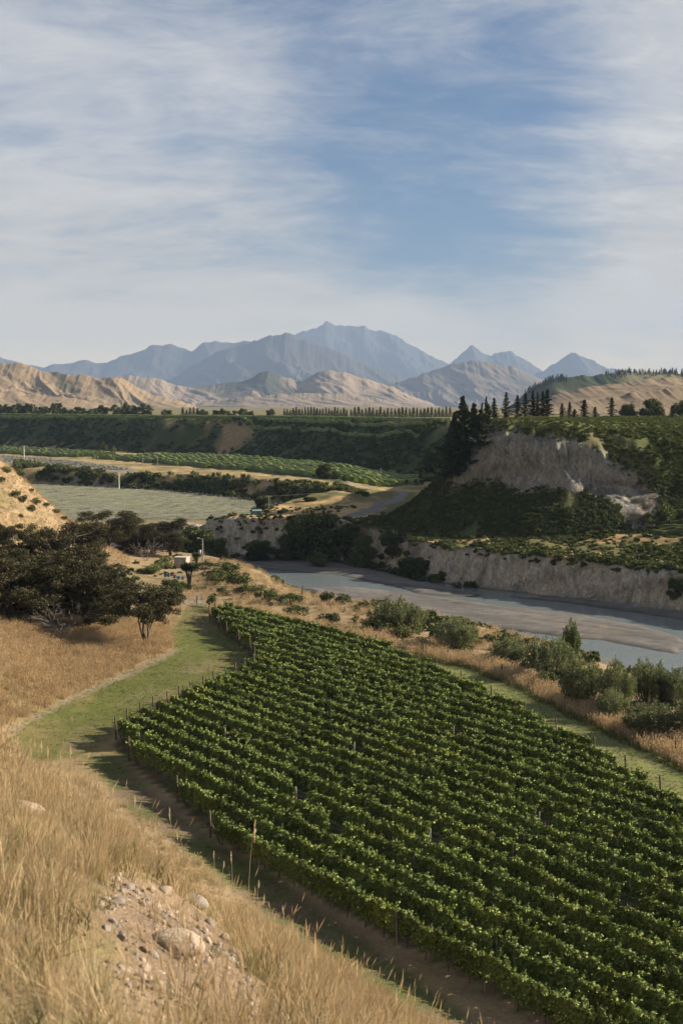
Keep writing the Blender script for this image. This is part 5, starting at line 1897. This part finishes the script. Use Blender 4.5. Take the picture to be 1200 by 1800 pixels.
def pole(px, D, top_py, label, arm=0.0, transformer=False, lamp=False, material=None, rad=0.11):
    x, y, z = stand(px, D)
    _, pyb = to_px(x, y, z)
    h = size_px(y, pyb - top_py)
    e = link_obj('utility_pole', None, loc=(x, y, z))
    tag(e, label, 'utility pole', 'utility poles')
    V, q = tube([([(0, 0, -0.3), (0, 0, h * 0.5), (0, 0, h)], [rad * 1.2, rad, rad * 0.8])], 10)
    link_obj('shaft', new_mesh('shaft', V, q, material or GREYP), e)
    if arm:
        V, f = box_faces(-arm, arm, -0.16, -0.06, h - 0.35, h - 0.22)
        b = mesh_obj('crossarm', V, f, material or GREYP, e)
        for k in (-0.85, -0.35, 0.35, 0.85):
            V, q = tube([([(0, 0, 0), (0, 0, 0.07), (0, 0, 0.16)], [0.03, 0.055, 0.03])], 8)
            link_obj('insulator', new_mesh('insulator', V, q, WHITEP), b, (k * arm, -0.11, h - 0.22))
    if transformer:
        V, q = tube([([(0, 0, 0), (0, 0, 0.04), (0, 0, 0.75), (0, 0, 0.8)], [0.05, 0.24, 0.24, 0.05])], 12)
        t = link_obj('transformer', new_mesh('transformer', V, q, METAL), e, (-0.42, -0.05, h * 0.48))
        V, f = box_faces(-0.3, 0.35, -0.05, 0.05, h * 0.46, h * 0.46 + 0.08)
        mesh_obj('bracket', V, f, METAL, e)
    if lamp:
        V, q = tube([([(0, 0, h - 0.25), (-0.3, -0.02, h), (-0.62, -0.02, h + 0.06)], [0.03, 0.03, 0.03])], 6)
        b = link_obj('lamp_arm', new_mesh('lamp_arm', V, q, METAL), e)
        V, f = box_faces(-0.92, -0.58, -0.10, 0.10, h + 0.02, h + 0.12)
        mesh_obj('lamp_head', V, f, WHITEP, b)
        for hh in (0.62, 0.8):
            V, f = box_faces(-0.22, 0.22, -0.14, -0.05, h * hh, h * hh + 0.10)
            mesh_obj('crossarm', V, f, METAL, e)
    return x, y, z, h


pole(355, 226, 946, 'utility pole with street lamp and transformer beside the cabbage tree', transformer=True, lamp=True)
pole(209, 440, 832, 'pale concrete pole at the back of the grey young vineyard', material=WHITEP, rad=0.15)
pole(43, 560, 783, 'pale pole with a crossarm at the far left beside the green field', arm=1.5, material=WHITEP, rad=0.15)
pA = pole(472, 306, 871, 'wooden power pole beside the small teal hut on the cliff brink', arm=0.55, rad=0.10)
for px_, D_, tp, lab in ((251, 520, 806, 'thin dark pole on the near edge of the green field, left one'), (277, 510, 801, 'thin dark pole on the near edge of the green field, tallest'), (313, 500, 808, 'thin short pole on the near edge of the green field, right one'),
                         (669, 412, 822, 'pale leaning pole beside the road bend')):
    pole(px_, D_, tp, lab, rad=0.10)


def cable():
    x, y, z, h = pA
    b = np.array([46.0, 318.0, 13.5])
    a = np.array([x, y - 0.1, z + h - 0.15])
    pts = []
    for t in np.linspace(0, 1, 24):
        p = a * (1 - t) + b * t
        p[2] -= 4 * t * (1 - t) * 1.0
        pts.append(p)
    V, q = tube([(pts, [0.022] * len(pts))], 4)
    o = link_obj('power_line', new_mesh('power_line', V, q, METAL))
    tag(o, 'sagging power line running right from the wooden pole on the brink', 'power line')


cable()


def shed():
    x, y, z = stand(318.5, 228)
    e = link_obj('shed', None, loc=(x, y, z), rot=(0, 0, R(-14)))
    tag(e, 'small pale box shed with flat light roof below the dark trees', 'shed')
    wall = plain_material('shed_wall', (0.33, 0.28, 0.235), 0.8, var=0.08)
    roofm = plain_material('shed_roof', (0.42, 0.39, 0.36), 0.6, var=0.08)
    V, f = box_faces(-1.05, 1.05, -0.9, 0.9, -0.2, 1.75)
    mesh_obj('wall', V, f, wall, e)
    V, f = box_faces(-1.17, 1.17, -1.02, 1.02, 1.752, 1.85)
    mesh_obj('roof', V, f, roofm, e)
    V, f = box_faces(-0.4, 0.3, -0.935, -0.903, 0.0, 1.55)
    d = mesh_obj('door', V, f, plain_material('shed_door', (0.40, 0.34, 0.28), 0.7, var=0.08), e)
    V, f = box_faces(0.16, 0.22, -0.965, -0.937, 0.72, 0.84)
    mesh_obj('handle', V, f, METAL, d)
    x, y, z = stand(451, 300)
    e = link_obj('hut', None, loc=(x, y, z), rot=(0, 0, R(8)))
    tag(e, 'tiny teal hut with pitched roof on the tan cliff brink', 'hut')
    teal = plain_material('teal_paint', (0.10, 0.19, 0.19), 0.6, var=0.1)
    V, f = box_faces(-0.9, 0.9, -0.6, 0.6, -0.2, 0.75)
    mesh_obj('wall', V, f, teal, e)
    V = [(-1.0, -0.7, 0.752), (1.0, -0.7, 0.752), (1.0, 0.7, 0.752), (-1.0, 0.7, 0.752), (-1.0, 0, 1.12), (1.0, 0, 1.12)]
    mesh_obj('roof', V, [(0, 1, 5, 4), (2, 3, 4, 5), (0, 4, 3), (1, 2, 5), (0, 3, 2, 1)], plain_material('teal_roof', (0.16, 0.25, 0.26), 0.5, var=0.1), e)
    V, f = box_faces(0.1, 0.55, -0.63, -0.602, 0.0, 0.68)
    mesh_obj('door', V, f, plain_material('teal_door', (0.06, 0.12, 0.12), 0.6), e)
    # blue bins in the rough grass by the shed
    blue = plain_material('blue_plastic', (0.05, 0.11, 0.19), 0.45, 0.4, var=0.12)
    red = plain_material('red_plastic', (0.26, 0.035, 0.03), 0.45, 0.4, var=0.12)
    names = ['leftmost blue bin of the row in the rough grass below the shed', 'second blue bin from the left in the rough grass below the shed', 'small red bin among the blue ones below the shed',
             'blue bin right of the red one below the shed', 'second blue bin from the right in the row below the shed', 'rightmost blue bin of the row below the shed']
    for i, (px, py) in enumerate([(291, 1013), (297, 1013), (304.5, 1012), (308, 1015), (314, 1017), (321, 1018)]):
        x, y, z = hit(px, py + 4)
        bm = bmesh.new()
        w0, w1, hh, dp = 0.24, 0.30, 0.62, 0.22
        ring = []
        for (w, d_, zz) in ((w0, dp, 0), (w1, dp * 1.2, hh), (w1 * 1.08, dp * 1.3, hh), (w1 * 1.08, dp * 1.3, hh + 0.05), (w1 * 0.9, dp, hh + 0.05), (w0 * 0.85, dp * 0.85, 0.08)):
            ring.append([bm.verts.new((sx * w, sy * d_, zz)) for sx, sy in ((-1, -1), (1, -1), (1, 1), (-1, 1))])
        bm.faces.new(ring[0][::-1])
        bm.faces.new(ring[-1])
        for r0, r1 in zip(ring, ring[1:]):
            for k in range(4):
                bm.faces.new((r0[k], r0[(k + 1) % 4], r1[(k + 1) % 4], r1[k]))
        me = bpy.data.meshes.new('bin')
        bm.to_mesh(me)
        bm.free()
        me.materials.append(red if i == 2 else blue)
        o = link_obj('bin', me, None, (x, y, z + 0.25), (0, 0, rng.normal(0, 0.3)), 0.55 if i == 2 else 0.7)
        tag(o, names[i], 'bin', 'bins by the shed')


shed()


# ------------------------------------------------------------------ stones and stalks on the bank at the photographer's feet
def rock_mesh(seed, sx, sy, sz, material, rough=0.18):
    bm = bmesh.new()
    bmesh.ops.create_icosphere(bm, subdivisions=3, radius=1.0)
    V = np.array([v.co[:] for v in bm.verts])
    r = np.random.default_rng(seed)
    for k in range(7):                                   # knock flats onto the pebble
        n = r.normal(size=3)
        n /= np.linalg.norm(n)
        c = r.uniform(0.55, 0.9)
        d = V @ n
        V = V - np.maximum(d - c, 0)[:, None] * n * 0.85
    f = fbm(V[:, 0] * 1.7 + seed, V[:, 1] * 1.7 + V[:, 2] * 1.3, seed, 4)
    V = V * (1 + rough * f)[:, None] * np.array([sx, sy, sz])
    for v, c in zip(bm.verts, V):
        v.co = c
    me = bpy.data.meshes.new('rock')
    bm.to_mesh(me)
    bm.free()
    me.polygons.foreach_set('use_smooth', np.ones(len(me.polygons), bool))
    me.materials.append(material)
    return me


for i, (px, py, w, asp, fl, m_, lab) in enumerate([
        (308, 1668, 112, 0.7, 0.50, 0, 'large flat pale boulder half buried in the dry grass slope'), (292, 1572, 34, 0.8, 0.75, 0, 'round cream cobble at the top of the stony patch'),
        (226, 1562, 24, 0.9, 0.8, 1, 'small brown stone left of the round cream cobble'), (264, 1566, 18, 0.8, 0.8, 0, 'pale stone between the cream cobble and brown stone'),
        (342, 1592, 64, 0.8, 0.45, 1, 'grey stony ledge right of the round cream cobble'), (393, 1652, 24, 0.8, 0.8, 0, 'pale cobble at the lower right end of the stony patch'),
        (266, 1614, 16, 1.0, 0.8, 0, 'white pebble in the middle of the stony patch'), (274, 1630, 14, 1.0, 0.8, 0, 'white pebble just above the flat boulder'), (340, 1640, 20, 0.8, 0.7, 1, 'grey stone above the right end of the flat boulder'),
        (206, 1588, 30, 0.8, 0.6, 1, 'dull stone at the left edge of the stony patch'), (24, 1642, 52, 0.8, 0.6, 1, 'pale boulder low at the left frame edge in the grass'),
        (36, 1428, 96, 0.8, 0.40, 0, 'large pale rock in the grass at the left frame edge'), (370, 1624, 26, 0.8, 0.7, 1, 'grey stone at the right brink of the stony patch'), (412, 1780, 22, 0.8, 0.7, 0, 'small pale stone near the bottom of the slope'),
        (312, 1560, 16, 0.9, 0.8, 1, 'small grey stone right of the round cream cobble'), (250, 1590, 20, 0.8, 0.7, 0, 'tan stone below the brown stone')]):
    x, y, z = hit(px, py)
    w_ = size_px(y, w) / 2
    o = link_obj('rock', rock_mesh(i + 1, 1, asp, fl, STONE if m_ == 0 else STONE2), None, (x, y, z + w_ * fl * 0.25), (R(rng.normal(0, 8)), R(12 + rng.normal(0, 8)), rng.normal(0, 0.4)), w_)
    tag(o, lab, 'rock', 'stones of the foreground slope')


def gravel():
    r = np.random.default_rng(12)
    src = src_collection('gravel_stones', [rock_mesh(50 + k, 1, 0.8, 0.7, (STONE, STONE2, CLOD)[k % 3], 0.3) for k in range(6)])
    x, y = rand_in(9000, -4.5, 1.5, 4.5, 16)
    z, _ = height(x, y)
    px, py = to_px(x, y, z)
    ok = rng.random(len(x)) < soft(px, py, DIRT_PX, 18) * 0.8
    S = np.minimum(0.008 + r.exponential(0.015, ok.sum()), 0.065)
    P = np.stack([x, y, z], 1)[ok]
    P[:, 2] -= S * 0.25
    scatter('gravel', 'loose stones and grit of the bare patch in the foreground slope', P, S, src, 0.5)


gravel()


def stalks():
    """tall seed stalks standing up from the foreground grass"""
    r = np.random.default_rng(31)
    V, Q, T = [], [], []
    S = [(302, 1500, 68), (278, 1490, 40), (327, 1520, 50), (437, 1590, 125), (377, 1545, 42), (390, 1560, 40), (409, 1570, 62), (362, 1545, 30), (452, 1600, 46), (478, 1620, 30), (500, 1645, 46), (600, 1690, 26),
         (270, 1500, 44), (235, 1470, 60), (170, 1420, 55), (150, 1410, 42), (122, 1395, 70), (105, 1380, 50), (88, 1390, 66), (70, 1375, 60), (130, 1300, 36), (30, 1300, 60), (8, 1340, 90), (190, 1440, 50), (212, 1460, 36)]
    for px, py, hpx in S:
        x, y, z = hit(px, py)
        h = size_px(y, hpx) * 1.25
        lean = r.normal(0, 0.10) * h
        wd = max(0.003, size_px(y, 0.6))
        b0 = len(V)
        for k in range(5):
            t = k / 4
            p = np.array([x + lean * t ** 2, y, z - 0.05 + h * t])
            V += [p - (wd * (1 - 0.5 * t), 0, 0), p + (wd * (1 - 0.5 * t), 0, 0)]
            T += [0.3, 0.3]
        for k in range(4):
            j = b0 + 2 * k
            Q.append((j, j + 1, j + 3, j + 2))
        top = np.array([x + lean, y, z - 0.05 + h])
        hl = h * 0.26
        n = 70
        t = r.random(n)
        P = top - np.array([lean * 0.5 / h, 0, 1]) * (hl * t)[:, None] + r.normal(0, 1, (n, 3)) * (wd * 1.3 * np.sin(t * 3.0 + 0.1) + 0.001)[:, None]
        lv, lq, lt = leaf_quads(P, np.full(n, hl * 0.13), r, 0, 0.1, 0.35, np.tile((0.15, 0, 1.0), (n, 1)), 0.8)
        o_ = len(V)
        V += list(lv)
        Q += [tuple(i + o_ for i in q) for q in lq]
        T += [0.8] * len(lv)
    o = mesh_obj('seed_stalks', np.array(V), np.array(Q), L_HEAD, attrs={'tint': np.array(T)})
    tag(o, 'tall pale seed stalks rising from the foreground grass', kind='stuff')


stalks()
